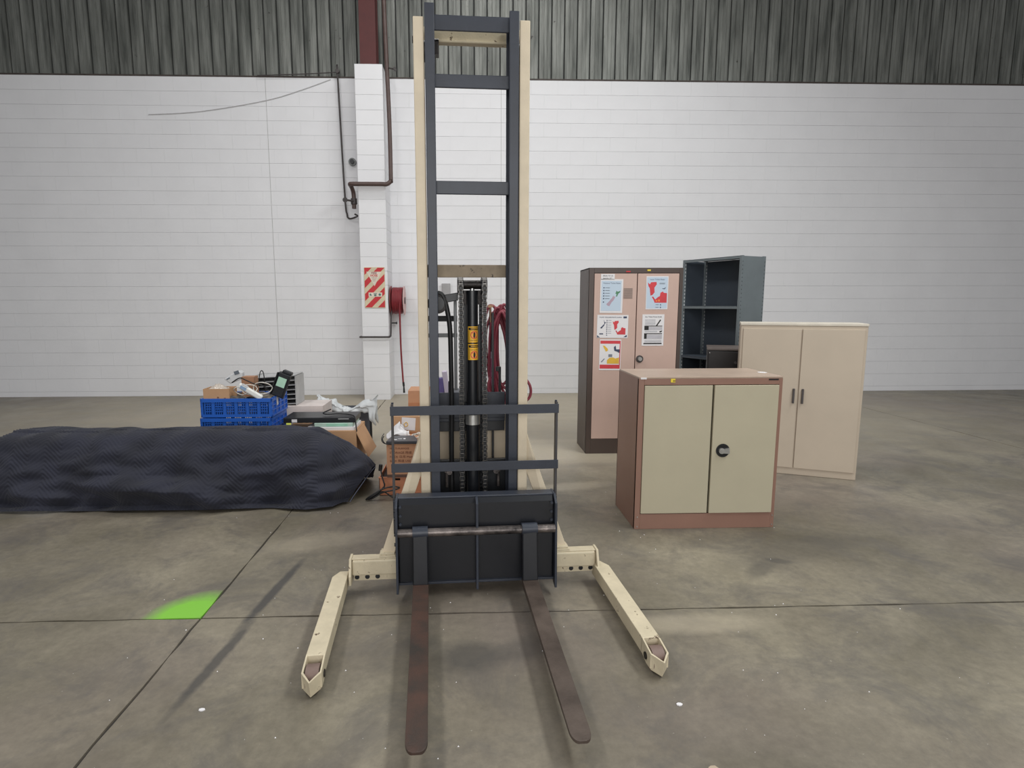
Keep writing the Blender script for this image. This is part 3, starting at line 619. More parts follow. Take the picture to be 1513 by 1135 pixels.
pin_sheet(1.228, 1.080, .200, .285, [(1, rect(.03, .97, .04, .14)), (1, rect(.03, .97, .82, .95)), (1, rect(.93, .97, .14, .82)), (2, sub([(.0, .0), (.4, .05), (.9, .5), (1, .8), (.6, 1), (.3, .5)], .14, .4, .2, .4)), (2, sub([(.0, .5), (.2, .15), (.5, .1), (.7, .25), (1, .1), (1, 1), (.0, 1)], .36, .92, .56, .79)), (4, sub([(0, .2), (.3, .0), (.4, .5), (1, .5), (1, 1), (.5, .8), (.1, .7)], .66, .94, .2, .44)), (3, sub([(0, .8), (.8, 0), (1, .1), (.2, 1)], .08, .26, .62, .75)), (3, rect(.42, .6, .48, .57))],
          [whitep, pred, pyel, ptxt, pnavy], None, 0, 0, .01, 'white notice with red bars and yellow map near left door handle')
pin_sheet(1.617, 1.307, .203, .288, [(1, rect(.1, .92, .36, .385)), (1, rect(.1, .3, .385, .5)), (1, rect(.1, .92, .6, .63)), (1, rect(.1, .22, .63, .78)), (1, rect(.08, .92, .91, .95)), (1, sub([(0, 1), (.8, 0), (1, .1), (.3, 1)], .62, .86, .16, .36)), (1, sub([(0, .5), (1, 0), (.9, .7), (.3, 1)], .78, .92, .51, .58)), (2, rect(.3, .92, .4, .5)), (2, rect(.22, .92, .65, .78))]+lines(.12, .6, (.17, .2, .24, .27, .3, .33), 3)+lines(.12, .7, (.53, .56), 3)+lines(.12, .9, (.82, .85, .88), 3),
          [whitep, blackp, mat('print_pale_grey', (186, 184, 190), .5), ptxt], 'Our Ticket Prices Guide', .0155, .08, .0, 'white notice with black table bars below the red map notice')
pin_sheet(1.434, 1.545, .085, .093, lines(.05, .95, [.03+.09*i for i in range(11)], 1, .05), [mat('faded_taupe_print', (172, 150, 140), .6), mat('faded_dark_print', (132, 114, 106), .6)], label='faded brown printed patch on left door beside the map', name='faded_sticker', cat='sticker')

# ------------------------------------------------------------------ short cabinet
sb = mat('pinkish_brown_enamel', (141, 107, 93), .42, var=.05, scale=5)
stop = mat('cabinet_top_taupe', (172, 152, 136), .38, var=.1, scale=4, spots=(196, 180, 164), spot_scale=9, spot_t=.68)
sd = mat('putty_enamel', (180, 172, 149), .5, var=.03, scale=4)
S = empty('short_cabinet', (1.043, 3.43, 0), .0); tag(S, 'short pinkish brown cabinet with two putty coloured doors', 'cabinet')
SW, SD_, SH = .888, .45, .963
part(MB().box(0, .012, 0, SD_, 0, SH-.01).box(SW-.012, SW, 0, SD_, 0, SH-.01).box(0, SW, SD_-.012, SD_, 0, SH-.01).box(.012, SW-.012, .03, SD_-.012, .09, .1), 'carcass', sb, S, bevel=.002)
part(MB().box(0, SW, -.003, SD_, SH-.012, SH), 'top_panel', stop, S, bevel=.003)
part(MB().box(0, .034, -.003, .02, 0, SH-.012).box(SW-.022, SW, -.003, .02, 0, SH-.012).box(.034, SW-.022, -.003, .02, SH-.05, SH-.012).box(.034, SW-.022, -.003, .02, 0, .098), 'front_frame', sb, S, bevel=.0015)
for k, (a, b_) in enumerate(((.0365, .455), (.465, SW-.025))):
    d = part(MB().box(a, b_, -.008-.006*k, .012, .102, SH-.0535), 'door', sd, S, bevel=.0025)
    if k:
        h = MB().cyl((.532, -.014, .505), (.532, -.02, .505), .042, 36).build('handle', darkb, d)
        MB().cyl((.532, -.0205, .505), (.532, -.024, .505), .034, 32).build('handle_dish', mat('dish_black', (40, 40, 42), .3, metal=.4), h)
        MB().prism([(.508, .492), (.506, .512), (.566, .524), (.568, .488)], 'y', -.036, -.0242).cyl((.52, -.024, .505), (.52, -.034, .505), .018, 20).build('handle_grip', alum, h)
for x, z in ((.018, .08), (.018, .018), (SW-.012, .08), (SW-.012, .02)): MB().cyl((x, -.003, z), (x, -.006, z), .004, 10).build('rivet', alum, S)
o = part(MB().box(.195, .222, -.006, -.003, SH-.034, SH-.012).box(.207, .222, -.0068, -.006, SH-.03, SH-.019, 1), 'sticker', [MATS['sticker_yellow'], mat('sticker_olive', (150, 130, 40), .5)], S, bevel=0); o['label'] = 'yellow sticker'
o = part(MB().box(.01, .046, -.006, -.003, SH-.014, SH-.003), 'label_plate', whitep, S, bevel=0); o['label'] = 'small white label'
o = part(MB().box(.80, .86, -.0055, -.003, SH-.024, SH-.015), 'name_plate', blackp, S, bevel=0); o['label'] = 'black name plate'
tag(MB().cyl((1.9, 3.62, .9632), (1.9, 3.62, .9645), .028, 28).build('paper_disc', whitep), 'small flat white disc lying on the short cabinet top', 'scrap')

# ------------------------------------------------------------------ grey metal shelving
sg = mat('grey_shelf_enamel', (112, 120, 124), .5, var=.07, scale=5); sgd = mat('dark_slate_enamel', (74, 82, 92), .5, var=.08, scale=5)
slot = mat('slot_bright', (205, 208, 210), .6); sloth = mat('slot_dark', (30, 33, 36), .8)
P0 = Vector((2.43, 6.5)); P1 = Vector((2.767, 5.8)); dv = (P1-P0); LW = dv.length; ang = math.atan2(dv.y, dv.x)
SHF = empty('metal_shelving', (P0.x, P0.y, 0), ang); tag(SHF, 'open grey steel shelving unit with slotted uprights against the wall', 'shelving')
LD, LH = .36, 1.885
for k, x in enumerate((0, LW-.03)):
    # upright posts front and back with slots
    for y0 in (0, LD-.03):
        po = part(MB().box(x, x+.03, y0, y0+.03, 0, LH), 'post', sg, SHF, bevel=.002)
        mb = MB()
        for q in range(44):
            z = .1+q*.04
            if k == 0: mb.box(x+.0302, x+.0308, y0+.008, y0+.020, z, z+.021)
            else: mb.box(x+.0302, x+.0308, y0+.011, y0+.017, z, z+.012)
        tag(mb.build('slot_row', slot if k == 0 else sloth, po), kind='stuff')
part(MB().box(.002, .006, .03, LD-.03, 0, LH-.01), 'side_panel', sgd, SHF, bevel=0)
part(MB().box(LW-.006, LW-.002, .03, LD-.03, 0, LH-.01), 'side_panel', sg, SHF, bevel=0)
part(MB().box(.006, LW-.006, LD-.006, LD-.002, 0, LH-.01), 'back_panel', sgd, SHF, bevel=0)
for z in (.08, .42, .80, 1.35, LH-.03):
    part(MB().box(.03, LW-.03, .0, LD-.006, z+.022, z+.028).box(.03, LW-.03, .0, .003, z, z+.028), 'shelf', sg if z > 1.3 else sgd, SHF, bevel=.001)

# dark cabinet with brown top, beige cabinet
K = empty('drawer_cabinet', (2.30, 5.42, 0), -.38); tag(K, 'low black drawer cabinet standing in front of the grey shelving', 'cabinet')
part(MB().box(0, .5, .01, .45, 0, .965), 'carcass', mat('near_black_enamel', (34, 31, 31), .4), K)
part(MB().box(-.004, .504, 0, .455, .965, .985), 'top_panel', mat('grey_brown_top', (104, 94, 90), .5), K)
for k in range(4):
    d = part(MB().box(.012, .488, -.004, .012, .74-.235*k, .95-.235*k), 'drawer', MATS['near_black_enamel'], K)
    MB().cyl((.25, -.004, .85-.235*k), (.25, -.022, .85-.235*k), .012, 16).build('knob', darkpipe, d)
    MB().cyl((.02, -.004, .94-.235*k), (.02, -.006, .94-.235*k), .004, 10).cyl((.48, -.004, .94-.235*k), (.48, -.006, .94-.235*k), .004, 10).build('rivet', alum, d)
K2 = empty('beige_cabinet', (2.275, 4.72, 0), -.42); tag(K2, 'plain beige metal cabinet behind the short brown cabinet', 'cabinet')
bg_ = mat('beige_enamel', (188, 174, 156), .5, var=.04, scale=3)
part(MB().box(0, .9, 0, .4, 0, 1.225), 'carcass', bg_, K2, bevel=.004)
part(MB().box(-.003, .903, -.006, .403, 1.225, 1.245), 'top_panel', mat('pale_beige_enamel', (206, 198, 184), .5), K2, bevel=.003)
for a in (.02, .455):
    d = part(MB().box(a, a+.425, -.012, .0, .06, 1.2), 'door', bg_, K2, bevel=.002)
    MB().box((a+.39 if a < .1 else a+.02), (a+.405 if a < .1 else a+.035), -.03, -.012, .6, .72).build('handle', darkpipe, d, bevel=.003)

# ------------------------------------------------------------------ quilted moving blanket
bl = bpy.data.materials.new('quilted_black_fabric'); bl.use_nodes = True
def fabric(m, c):
    b = m.node_tree.nodes['Principled BSDF']; b.inputs['Base Color'].default_value = lin(c); b.inputs['Roughness'].default_value = .85; b.inputs['Sheen Weight'].default_value = .08; b.inputs['Sheen Roughness'].default_value = .5
    nt = m.node_tree; n = N(nt, 'ShaderNodeTexNoise'); n.inputs['Scale'].default_value = 5; r = N(nt, 'ShaderNodeValToRGB'); a = lin(c)
    r.color_ramp.elements[0].color = tuple(x*.75 for x in a[:3])+(1,); r.color_ramp.elements[1].color = tuple(x*1.3 for x in a[:3])+(1,); r.color_ramp.elements[0].position = .35; r.color_ramp.elements[1].position = .65
    tc = N(nt, 'ShaderNodeTexCoord'); nt.links.new(tc.outputs['Object'], n.inputs['Vector']); nt.links.new(n.outputs[0], r.inputs[0]); nt.links.new(r.outputs[0], b.inputs['Base Color'])
fabric(bl, (29, 31, 44))
secs = [
 (0.00, [(-3.3, 4.66, .0), (-3.3, 4.64, .2), (-3.3, 4.6, .38), (-3.3, 4.5, .46), (-3.3, 4.3, .49), (-3.3, 4.08, .47), (-3.3, 3.98, .33), (-3.3, 3.93, .17), (-3.3, 3.86, .02)]),
 (0.35, [(-2.3, 4.66, .0), (-2.3, 4.64, .2), (-2.3, 4.58, .37), (-2.3, 4.48, .445), (-2.3, 4.3, .48), (-2.3, 4.1, .47), (-2.3, 3.98, .34), (-2.3, 3.9, .17), (-2.3, 3.84, .02)]),
 (0.52, [(-1.85, 4.66, .0), (-1.85, 4.64, .2), (-1.85, 4.58, .37), (-1.85, 4.48, .455), (-1.85, 4.3, .485), (-1.85, 4.1, .47), (-1.85, 3.98, .34), (-1.82, 3.88, .17), (-1.8, 3.83, .02)]),
 (0.70, [(-1.4, 4.66, .0), (-1.4, 4.64, .2), (-1.4, 4.58, .38), (-1.4, 4.48, .46), (-1.4, 4.3, .49), (-1.4, 4.1, .475), (-1.38, 3.98, .34), (-1.36, 3.92, .16), (-1.35, 3.86, .02)]),
 (0.82, [(-1.16, 4.64, .0), (-1.16, 4.62, .2), (-1.15, 4.56, .36), (-1.15, 4.46, .44), (-1.15, 4.3, .47), (-1.14, 4.1, .45), (-1.12, 3.97, .33), (-1.1, 3.9, .15), (-1.1, 3.82, .015)]),
 (0.91, [(-.98, 4.62, .0), (-.98, 4.58, .15), (-.98, 4.5, .29), (-.98, 4.42, .37), (-.98, 4.3, .41), (-.97, 4.12, .40), (-.96, 4.0, .29), (-.95, 3.93, .14), (-.94, 3.87, .015)]),
 (0.97, [(-.83, 4.58, .0), (-.83, 4.52, .1), (-.82, 4.46, .19), (-.82, 4.38, .27), (-.82, 4.3, .31), (-.83, 4.18, .30), (-.85, 4.06, .20), (-.86, 3.99, .10), (-.87, 3.93, .03)]),
 (1.00, [(-.76, 4.52, .02), (-.74, 4.46, .08), (-.72, 4.4, .13), (-.70, 4.34, .18), (-.695, 4.3, .195), (-.73, 4.2, .17), (-.77, 4.1, .12), (-.80, 4.02, .07), (-.835, 3.96, .02)])]
def cr(P, t):
    n = len(P)-1; i = min(int(t*n), n-1); f = t*n-i
    p0, p1, p2, p3 = P[max(i-1, 0)], P[i], P[i+1], P[min(i+2, n)]
    return .5*((2*p1)+(p2-p0)*f+(2*p0-5*p1+4*p2-p3)*f*f+(3*p1-p0-3*p2+p3)*f**3)
SV = [(u, [Vector(p) for p in ps]) for u, ps in secs]
def bsurf(u, v_):
    # linear-in-u between smooth profiles, eased
    for i in range(len(SV)-1):
        if u <= SV[i+1][0] or i == len(SV)-2:
            f = (u-SV[i][0])/(SV[i+1][0]-SV[i][0]); break
    a = cr(SV[max(i-1, 0)][1], v_); b_ = cr(SV[i][1], v_); c = cr(SV[i+1][1], v_); d = cr(SV[min(i+2, len(SV)-1)][1], v_)
    h = lambda p, q, t: p+(q-p)*t
    lin_ = h(b_, c, f)
    return lin_
NU, NV = 420, 330
P_ = [[bsurf(i/NU, j/NV) for j in range(NV+1)] for i in range(NU+1)]
vs = []
for i in range(NU+1):
    s_len = 0
    for j in range(NV+1):
        p = P_[i][j]
        if j: s_len += (p-P_[i][j-1]).length
        a = P_[min(i+1, NU)][j]-P_[max(i-1, 0)][j]; b_ = P_[i][min(j+1, NV)]-P_[i][max(j-1, 0)]
        n = a.cross(b_); n = -n.normalized() if n.length > 1e-9 else Vector((0, -1, 0))
        if n.y > 0 and j > NV*.5: n = -n
        vv = j/NV
        # soft folds: diagonal drapes growing towards the hem
        hem = max(0, (vv-.55)/.45)
        q = Vector((p.x*1.7+p.z*1.5, p.z*4.2-p.x*.9, p.y))
        fold = .09*hem*noise.noise(q*1.5)+.045*noise.noise(q*3.1+Vector((3, 1, 0)))*(.35+hem)+.03*noise.noise(Vector((p.x*1.3, p.y*2, 5)))
        low = max(0, 1-abs(p.z-.13)/.11)*(vv > .6)
        fold += .10*low*max(0, math.sin(p.x*3.4+p.z*11+1.0))-.03*max(0, 1-abs(p.z-.05)/.05)*(vv > .6)
        per = .21; zz = abs(((p.x+.03*math.sin(s_len*3))/per) % 1-.5)*2
        sline = (s_len+zz*.10)/.030
        quilt = .0075*abs(math.sin(PI*sline))**.6
        e = min(1, (p.z)/.06+.15)
        x = p+n*(fold*e+quilt)
        x.z = max(.004, x.z)
        vs.append(x)
MBb = MB().add(vs, [(i*(NV+1)+j, (i+1)*(NV+1)+j, (i+1)*(NV+1)+j+1, i*(NV+1)+j+1) for i in range(NU) for j in range(NV)], 0, True)
B = MBb.build('moving_blanket', bl); tag(B, 'black chevron quilted moving blanket draped over a low load on the floor', 'blanket')
tg = MB().box(-.018, .018, -.002, .002, -.006, .008).build('fabric_tag', mat('tag_lime', (206, 214, 90), .6), B, loc=(-1.37, 4.40, .492)); tg['label'] = 'lime yellow tag'
MB().tube([(-.700, 4.30, .175), (-.735, 4.2, .145), (-.775, 4.09, .095), (-.81, 4.0, .05), (-.83, 3.95, .02)], .004, 6).build('binding', mat('binding_grey', (70, 74, 90), .8), B)

# ------------------------------------------------------------------ blue crates
blue = mat('blue_plastic', (34, 92, 184), .38, var=.08, scale=6)
def crate(loc, rz):
    e = empty('plastic_crate', loc, rz); w_, d, h = .56, .4, .155
    MB().box(-w_, 0, 0, d, 0, .006).build('base', blue, e)
    def wall(mb, f, L_, nb):
        # f maps (t along, z, depth) to xyz ; rim, foot rail, slats, bars
        def bx_(t0, t1, z0, z1, a, b_):
            p = [f(t0, z0, a), f(t1, z1, b_)]; mb.box(min(p[0][0], p[1][0]), max(p[0][0], p[1][0]), min(p[0][1], p[1][1]), max(p[0][1], p[1][1]), z0, z1)
        bx_(0, L_, h-.03, h, -.008, .004); bx_(0, L_, 0, .024, -.002, .003)
        for z in (.045, .066, .087, .108): bx_(0, L_, z, z+.007, 0, .003)
        for k in range(nb+1):
            t = k*(L_-.008)/nb; wide = .03 if k % 6 == 0 else .006; bx_(max(0, min(t-wide/2, L_-wide)), max(0, min(t-wide/2, L_-wide))+wide, .02, h-.02, -.001, .003)
    mb = MB(); wall(mb, lambda t, z, q: (-w_+t, q, z), w_, 36); mb.build('side_wall', blue, e)
    mb = MB(); wall(mb, lambda t, z, q: (-w_+t, d-q, z), w_, 36); mb.build('side_wall', blue, e)
    for x, s_ in ((0, 1), (-w_, -1)):
        mb = MB(); a, b_ = sorted((x, x-s_*.004)); mb.box(a, b_, 0, d, 0, h)
        a, b_ = sorted((x+s_*.010, x)); mb.box(a, b_, 0, d, h-.028, h).box(a, b_, 0, d, 0, .016)
        for z in (.05, .09): mb.box(a, b_, 0, d, z, z+.007)
        for k in range(5): mb.box(a, b_, k*(d-.008)/4, k*(d-.008)/4+.008, 0, h)
        mb.build('end_wall', blue, e)
    return e
CR = empty('x', (0, 0, 0)); bpy.data.objects.remove(CR)
c0 = crate((-1.615, 4.72, 0), .0)
labs = ['blue plastic crate hidden at the bottom of the crate stack', 'blue plastic crate third down in the stack, behind the blanket', 'blue plastic crate second from top, half hidden by blanket', 'open blue plastic crate topmost of its stack, full of electronics']
for k in range(4):
    e = c0 if k == 0 else copy_tree(c0)
    e.location = (-1.615+(.01 if k == 3 else 0), 4.72, [0, .157, .314, .49][k]); tag(e, labs[k], 'crate', 'blue plastic crates stacked behind the blanket')
c3z = .49
o = MB().box(-.0, .001, -.02, .02, -.035, .035).build('crate_label', whitep, e, loc=(.012, .13, .115)); o['label'] = 'white sticker'
# fix stack gap: the lower three stand a little taller together
for k, e in enumerate([x for x in bpy.data.objects if x.name.startswith('plastic_crate')]): e.location.z = k*.1625

carton = mat('brown_cardboard', (188, 148, 112), .75, var=.06, scale=6); carton2 = mat('warm_cardboard', (188, 140, 108), .75, var=.07, scale=6); carton_d = mat('dark_tape_brown', (120, 82, 60), .6)
Z0 = .65
def cbox(name, x0, x1, y0, y1, z0, z1, m, label, cat='box', t_=.004, openb=True, rz=0):
    e = empty(name, (x0, y0, z0), rz); tag(e, label, cat); w_, d, h = x1-x0, y1-y0, z1-z0
    mb = MB().box(0, w_, 0, t_, 0, h).box(0, w_, d-t_, d, 0, h).box(0, t_, t_, d-t_, 0, h).box(w_-t_, w_, t_, d-t_, 0, h).box(t_, w_-t_, t_, d-t_, 0, t_)
    if not openb: mb.box(t_, w_-t_, t_, d-t_, h-t_, h)
    mb.build('walls', m, e); return e
e = cbox('cardboard_tray', -2.155, -1.945, 4.74, 4.9, .625, .72, carton, 'small open brown cardboard tray in the top blue crate', 'tray')
MB().box(.11, .125, -.001, 0, .018, .03).box(.165, .18, -.001, 0, .012, .022).box(.01, .04, -.001, 0, .01, .014).build('print_mark', carton_d, e)
MB().grid(lambda u, v_: (.02+.15*u, .03+.1*v_, .085+.04*math.sin(u*PI)*math.sin(v_*PI)+.012*noise.noise((u*9, v_*9, 1))), 20, 16).build('bubble_wrap', mat('bubble_wrap', (205, 195, 184), .25, trans=.2), e)
t = empty('payment_terminal', (-2.06, 4.93, .745), .15); tag(t, 'small pale grey terminal with dark screen beside cardboard tray', 'terminal')
MB().prism([(-.0, .03), (.055, .07), (.12, .10), (.15, .085), (.15, .03), (.05, -.01)], 'y', 0, .08).build('housing', mat('light_grey_plastic', (196, 198, 200), .4), t, bevel=.008)
MB().box(.085, .125, -.004, .0, .07, .1, rot=(0, -.3, 0)).box(.02, .05, -.003, 0, .03, .04, rot=(0, -.5, 0)).build('screen', mat('screen_grey', (90, 98, 108), .2), t)
cbox('cardboard_carton', -1.895, -1.79, 4.88, 4.98, .625, .80, mat('mid_cardboard', (160, 118, 90), .75), 'brown carton standing behind the grey terminal', openb=False)
t = empty('handset', (-1.755, 4.73, .69)); t.rotation_euler = (0, R(33), .1); tag(t, 'white cordless handset leaning over the crate rim', 'handset')
MB().box(-.12, .09, -.02, .02, -.022, .022).build('body', white_m, t, bevel=.012, seg=3)
MB().box(-.10, -.05, -.023, -.019, -.012, .012).build('display', mat('display_blue', (140, 165, 195), .2), t)
MB().box(-.10, -.05, -.02, .02, .018, .024).build('cradle', mat('light_grey_plastic', (196, 198, 200), .4), t)
t = empty('black_case', (-1.60, 4.86, .64)); t.rotation_euler = (0, R(22), 0); tag(t, 'black hinged plastic case with a pale green label', 'case')
MB().box(-.045, .055, -.03, .03, .0, .21).box(-.02, .06, -.03, .03, .205, .235).build('shell', darkb, t, bevel=.01)
MB().box(-.055, -.045, -.034, -.01, .0, .2).box(.052, .062, -.034, -.01, .0, .2).build('edge_lip', rubber, t, bevel=.002)
MB().box(-.03, .04, -.034, -.03, .09, .17).build('label_sheet', mat('pale_green_label', (176, 214, 190), .5), t)
def cable(pts, r, m, label, name='cable_coil', cat='cable', parent=None):
    o = MB().tube(pts, r, 6).build(name, m, parent)
    if not parent: tag(o, label, cat, 'loose cables in and on the boxes')
    return o
cable([(-1.77, 4.86, .68), (-1.745, 4.86, .76), (-1.73, 4.86, .835), (-1.715, 4.86, .855), (-1.70, 4.86, .83), (-1.695, 4.86, .74), (-1.69, 4.86, .68)], .004, rubber, 'black cable looped upright above the handset')
cable([(-1.95, 4.82, .76), (-1.88, 4.81, .80), (-1.82, 4.80, .78), (-1.76, 4.79, .755), (-1.7, 4.8, .74), (-1.66, 4.82, .70)], .005, rubber, 'black cable draped from the terminal across the crate')
wc = mat('off_white_cable', (210, 205, 196), .5)
for k, (cx_, cz, rr) in enumerate(((-1.86, .70, .045), (-1.80, .71, .05), (-1.69, .72, .06))):
    cable([(cx_+rr*1.3*math.cos(a), 4.78+.02*math.sin(a*2+k), cz+rr*math.sin(a)*.8) for a in [2*PI*i/9 for i in range(10)]], .004, wc, ['white cable loop beside the cardboard tray', 'white cable loop under the white handset', 'white cable loop next to the black case'][k])
bb = MB()
bb.grid(lambda u, v_: (-2.15+.53*u, 4.74+.36*v_, .60+.045*noise.noise((u*5, v_*4, 2))+.035), 30, 20)
tag(bb.build('crate_clutter', mat('dark_clutter', (58, 54, 54), .7, c2=(120, 112, 104), scale=26)), 'jumbled dark electronic odds and ends filling the top blue crate', 'clutter', kind='stuff')

# letter sorter, boxes, monitor in a bag
wbx = cbox('white_carton', -2.0, -1.345, 5.36, 5.72, 0, .463, mat('white_card', (206, 196, 192), .7), 'pale pinkish white box behind the black flat device', openb=False)
LT = empty('letter_sorter', (-2.0, 5.40, .466)); tag(LT, 'grey multi-shelf letter sorter behind the blue crates', 'letter tray')
lg = mat('light_grey_enamel', (176, 176, 176), .5)
MB().box(.0, .003, 0, .28, 0, .275).box(.395, .40, 0, .28, 0, .275).box(0, .4, .277, .28, 0, .275).build('side_panel', lg, LT)
for k in range(7):
    o = MB().box(.003, .395, -.005, .277, .003+.044*k, .008+.044*k, rot=(0, -.06, 0)).build('shelf', lg, LT)
cb = cbox('cardboard_carton', -1.56, -.935, 4.80, 5.22, 0, .345, carton, 'brown carton under the black device with one flap hanging right', openb=False)
MB().add([(.625, 0, .34), (.625, .36, .34), (.735, .36, .12), (.725, 0, .12), (.622, 0, .336), (.622, .36, .336), (.73, .36, .117), (.72, 0, .117)], [(0, 1, 2, 3), (4, 7, 6, 5), (0, 4, 5, 1), (1, 5, 6, 2), (2, 6, 7, 3), (3, 7, 4, 0)]).build('flap', carton, cb)
t = empty('flat_carton', (-1.35, 4.82, .346)); tag(t, 'flat white and pale green printed carton under the black device', 'box')
MB().box(0, .40, 0, .3, 0, .03).build('lower_box', whitep, t, bevel=.003)
MB().box(.06, .385, .01, .3, .031, .062).build('upper_box', mat('pale_green_card', (176, 200, 188), .6), t, bevel=.003)
MB().box(.16, .34, .008, .0095, .036, .058).build('green_panel', mat('mint_print', (150, 200, 178), .6), t)
t = empty('flat_media_player', (-1.55, 4.84, .409)); tag(t, 'wide flat black electronic unit lying on the cartons', 'electronics')
MB().box(0, .60, 0, .28, 0, .045).build('case', mat('black_enamel', (34, 35, 38), .35), t, bevel=.004)
MB().box(.07, .115, -.002, .0, .006, .032).build('barcode_label', whitep, t)
MB().box(.46, .55, -.0015, .0, .03, .036).build('slot_cover', mat('light_grey_enamel', (176, 176, 176), .5), t)
cable([(-1.18, 4.98, .50), (-1.24, 4.95, .475), (-1.2, 4.92, .468), (-1.12, 4.95, .466), (-1.02, 4.93, .463), (-.955, 4.85, .46), (-.94, 4.82, .41), (-.93, 4.80, .34)], .006, rubber, 'black lead lying on the flat black unit')
t = empty('computer_monitor', (-1.19, 5.80, 0)); t.rotation_euler = (0, 0, .06); tag(t, 'black flat monitor wrapped in clear plastic standing on floor', 'monitor')
MB().box(-.22, .22, 0, .035, .012, .385).build('housing', darkb, t, bevel=.006)
MB().box(-.2, .2, -.002, .001, .06, .38).build('screen', mat('monitor_screen_grey', (86, 90, 98), .25), t)
MB().box(-.15, .15, -.03, .06, 0, .012).build('foot', darkb, t, bevel=.003)
bagm = mat('translucent_plastic', (212, 216, 218), .35, var=.06, scale=18, bump=.5, bscale=24, alpha=.8)
def bagf(u, v_):
    # u across, v front bottom -> over top -> back
    x = -1.50+.59*u
    top = .36+.15*abs(u-.52)**1.1*2+.03*noise.noise((u*6, 0, 4))
    a = v_*PI
    low = .31+.05*(1-u)-(.12*(u-.85)/.15 if u > .85 else 0)
    y = 5.80-.055*math.cos(a)*(1 if v_ < .5 else 1.2)
    z = low+(top-low)*math.sin(a)**.7
    n = .025*noise.noise((u*7, v_*6, 2))+.012*noise.noise((u*17, v_*13, 8))
    return (x+n, y+n-.01, z+n)
bgo = MB().grid(bagf, 70, 50).build('plastic_bag', bagm, solid=.0015); tag(bgo, 'crumpled translucent white plastic bag over the monitor', 'bag')

# right-hand little pile behind the mast
orange = mat('orange_plastic', (198, 130, 96), .5, var=.08, scale=6)
t = empty('orange_crate', (-.65, 4.14, 0)); tag(t, 'low orange plastic crate on the floor beneath a printed carton', 'crate')
mb = MB().box(0, .36, 0, .006, 0, .115).box(0, .36, .354, .36, 0, .115).box(0, .006, 0, .36, 0, .14).box(.354, .36, 0, .36, 0, .14).box(0, .36, 0, .36, 0, .006)
mb.box(0, .10, 0, .006, .115, .14).box(.155, .245, 0, .006, .115, .14).box(.30, .36, 0, .006, .115, .14).box(-.004, .364, -.004, .006, .132, .142).box(0, .36, -.003, 0, .02, .026)
mb.build('walls', orange, t, bevel=.001)
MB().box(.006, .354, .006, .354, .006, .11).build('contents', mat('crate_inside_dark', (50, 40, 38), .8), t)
pc = cbox('printed_carton', -.588, -.35, 4.13, 4.45, .143, .392, carton2, 'orange-brown carton printed with lines of dark lettering', openb=False)
MB().box(0, .238, -.001, .32, -.002, .02).build('bottom_band', mat('band_dark', (96, 72, 62), .7), pc)
dbr = mat('carton_print', (112, 66, 50), .7)
for k, (l, s_) in enumerate((('MULTI PURPOSE', .018), ('STORAGE 用途', .022), ('PACK 日月 Multi', .022), ('BOX 用途 USE', .022))):
    text(l, s_, (.022, -.0014, .215-.031*k), dbr, pc, align='LEFT', xs=1.1)
t = empty('black_device', (-.59, 4.12, .393)); tag(t, 'thin black device with white markings on the printed carton', 'electronics')
MB().prism([(0, .0), (.24, .0), (.19, .19), (.02, .19)], 'z', 0, .022).build('case', mat('charcoal_plastic', (52, 52, 58), .35), t, bevel=.004)
MB().box(.05, .075, .04, .06, .0225, .0235).box(.12, .135, .06, .09, .0225, .0235).box(.08, .11, .065, .075, .0225, .0235).build('marking', whitep, t)
MB().tube([(-.02, .05, .05), (-.03, .04, .03), (-.01, .0, .01), (.02, -.01, .0)], .004, 6).tube([(-.025, .09, .06), (-.04, .06, .03), (-.02, .02, .005), (.04, -.012, .0)], .003, 6).build('lead', rubber, t)
def tis(u, v_):
    r = .075*(u**.8); a = 2*PI*v_; n = .02*noise.noise((u*4+math.cos(a), math.sin(a)*2, 3))
    return (-.53+r*math.cos(a)*1.2+n, 4.36+r*math.sin(a)*.5, .40+.10*(1-u)**1.2+.02*math.sin(a*3)*u+n)
tag(MB().grid(tis, 18, 36).build('tissue_paper', whitep, solid=.001), 'white crumpled tissue peaked behind the thin black device', 'paper')
tag(MB().tube([(-.40, 4.33, .41), (-.37, 4.33, .43), (-.35, 4.3, .42), (-.38, 4.28, .402), (-.42, 4.3, .402), (-.41, 4.34, .415), (-.37, 4.34, .41)], .006, 6).tube([(-.41, 4.28, .43), (-.37, 4.26, .44), (-.345, 4.28, .43)], .004, 6).build('white_cable', wc), 'white cable bundle at the right end of the black device', 'cable')
uc = cbox('taped_carton', -.60, -.30, 4.52, 4.80, 0, .52, carton, 'upright brown carton with a white paper label behind the pile', openb=False)
MB().box(.08, .19, -.002, 0, .41, .51, rot=(0, .08, 0)).build('paper_label', whitep, uc)
MB().tube([(.10, -.003, .46), (.12, -.003, .475), (.13, -.003, .45), (.11, -.003, .44), (.1, -.003, .46)], .003, 5).build('label_drawing', pyel, uc)
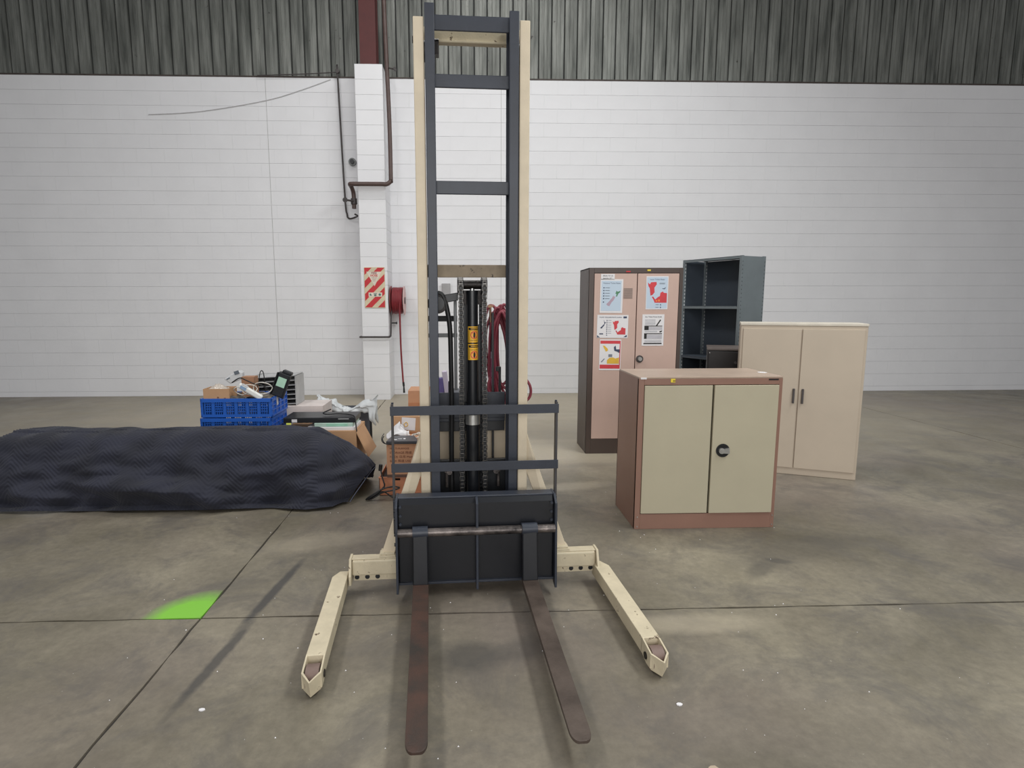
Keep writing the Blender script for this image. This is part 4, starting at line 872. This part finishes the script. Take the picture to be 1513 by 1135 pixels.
MB().box(.0, .3, -.003, 0, .36, .395).build('tape', mat('tape_tan', (176, 120, 84), .5), uc)
bc = cbox('tall_carton', -.50, -.22, 4.88, 5.15, 0, .672, carton2, 'tallest warm brown carton behind the left mast rail', openb=False)
MB().box(.0, .28, -.003, 0, .53, .57).build('tape', mat('tape_tan', (176, 120, 84), .5), bc)
t = empty('power_cord', (-.66, 4.08, 0)); tag(t, 'black power cord tangled against the orange crate', 'cable')
MB().tube([(.03, .03, .22), (.04, .0, .17), (.055, -.02, .13), (.06, -.03, .1), (.02, -.04, .06), (-.03, -.05, .03), (-.07, -.05, .008), (-.05, -.06, .03), (0, -.06, .06), (.06, -.05, .09), (.13, -.04, .1), (.17, -.04, .09), (.12, -.05, .075), (.05, -.05, .06), (-.02, -.05, .02), (-.06, -.03, .006), (-.02, -.04, .03), (.05, -.03, .06), (.11, -.05, .03), (.16, -.06, .008)], .0055, 8).build('lead', rubber, t)
MB().cyl((.025, .03, .2), (.03, .03, .245), .014, 12).build('plug', rubber, t)

# ------------------------------------------------------------------ scraps on the floor
def scrap(x, y, s_, label, m=whitep, name='paper_scrap'):
    pts = [(s_*(1+.3*random.random())*math.cos(a), s_*.75*(1+.3*random.random())*math.sin(a)) for a in [2*PI*i/7 for i in range(7)]]
    o = MB().prism(pts, 'z', .0005, .004).build(name, m, loc=(x, y, 0)); tag(o, label, 'scrap')
scrap(.742, 1.835, .009, 'white chip on the concrete right of the right fork tip')
scrap(.74, 1.55, .014, 'tan scrap on the floor at the bottom edge of the picture', mat('tan_scrap', (176, 160, 140), .7))
scrap(-.93, 1.87, .009, 'pale chip on the floor left of the left straddle leg tip')
mb = MB()
for k in range(150):
    x, y = random.uniform(-1.6, 2.0), random.uniform(1.3, 4.2); s_ = random.uniform(.001, .0032)
    mb.add([(x-s_, y-s_, .0003), (x+s_, y-s_, .0003), (x, y+s_, .0003), (x, y, s_*1.1)], [(0, 1, 3), (1, 2, 3), (2, 0, 3)])
tag(mb.build('floor_grit', whitep), 'tiny pale specks of grit scattered over the concrete floor', 'grit', kind='stuff')
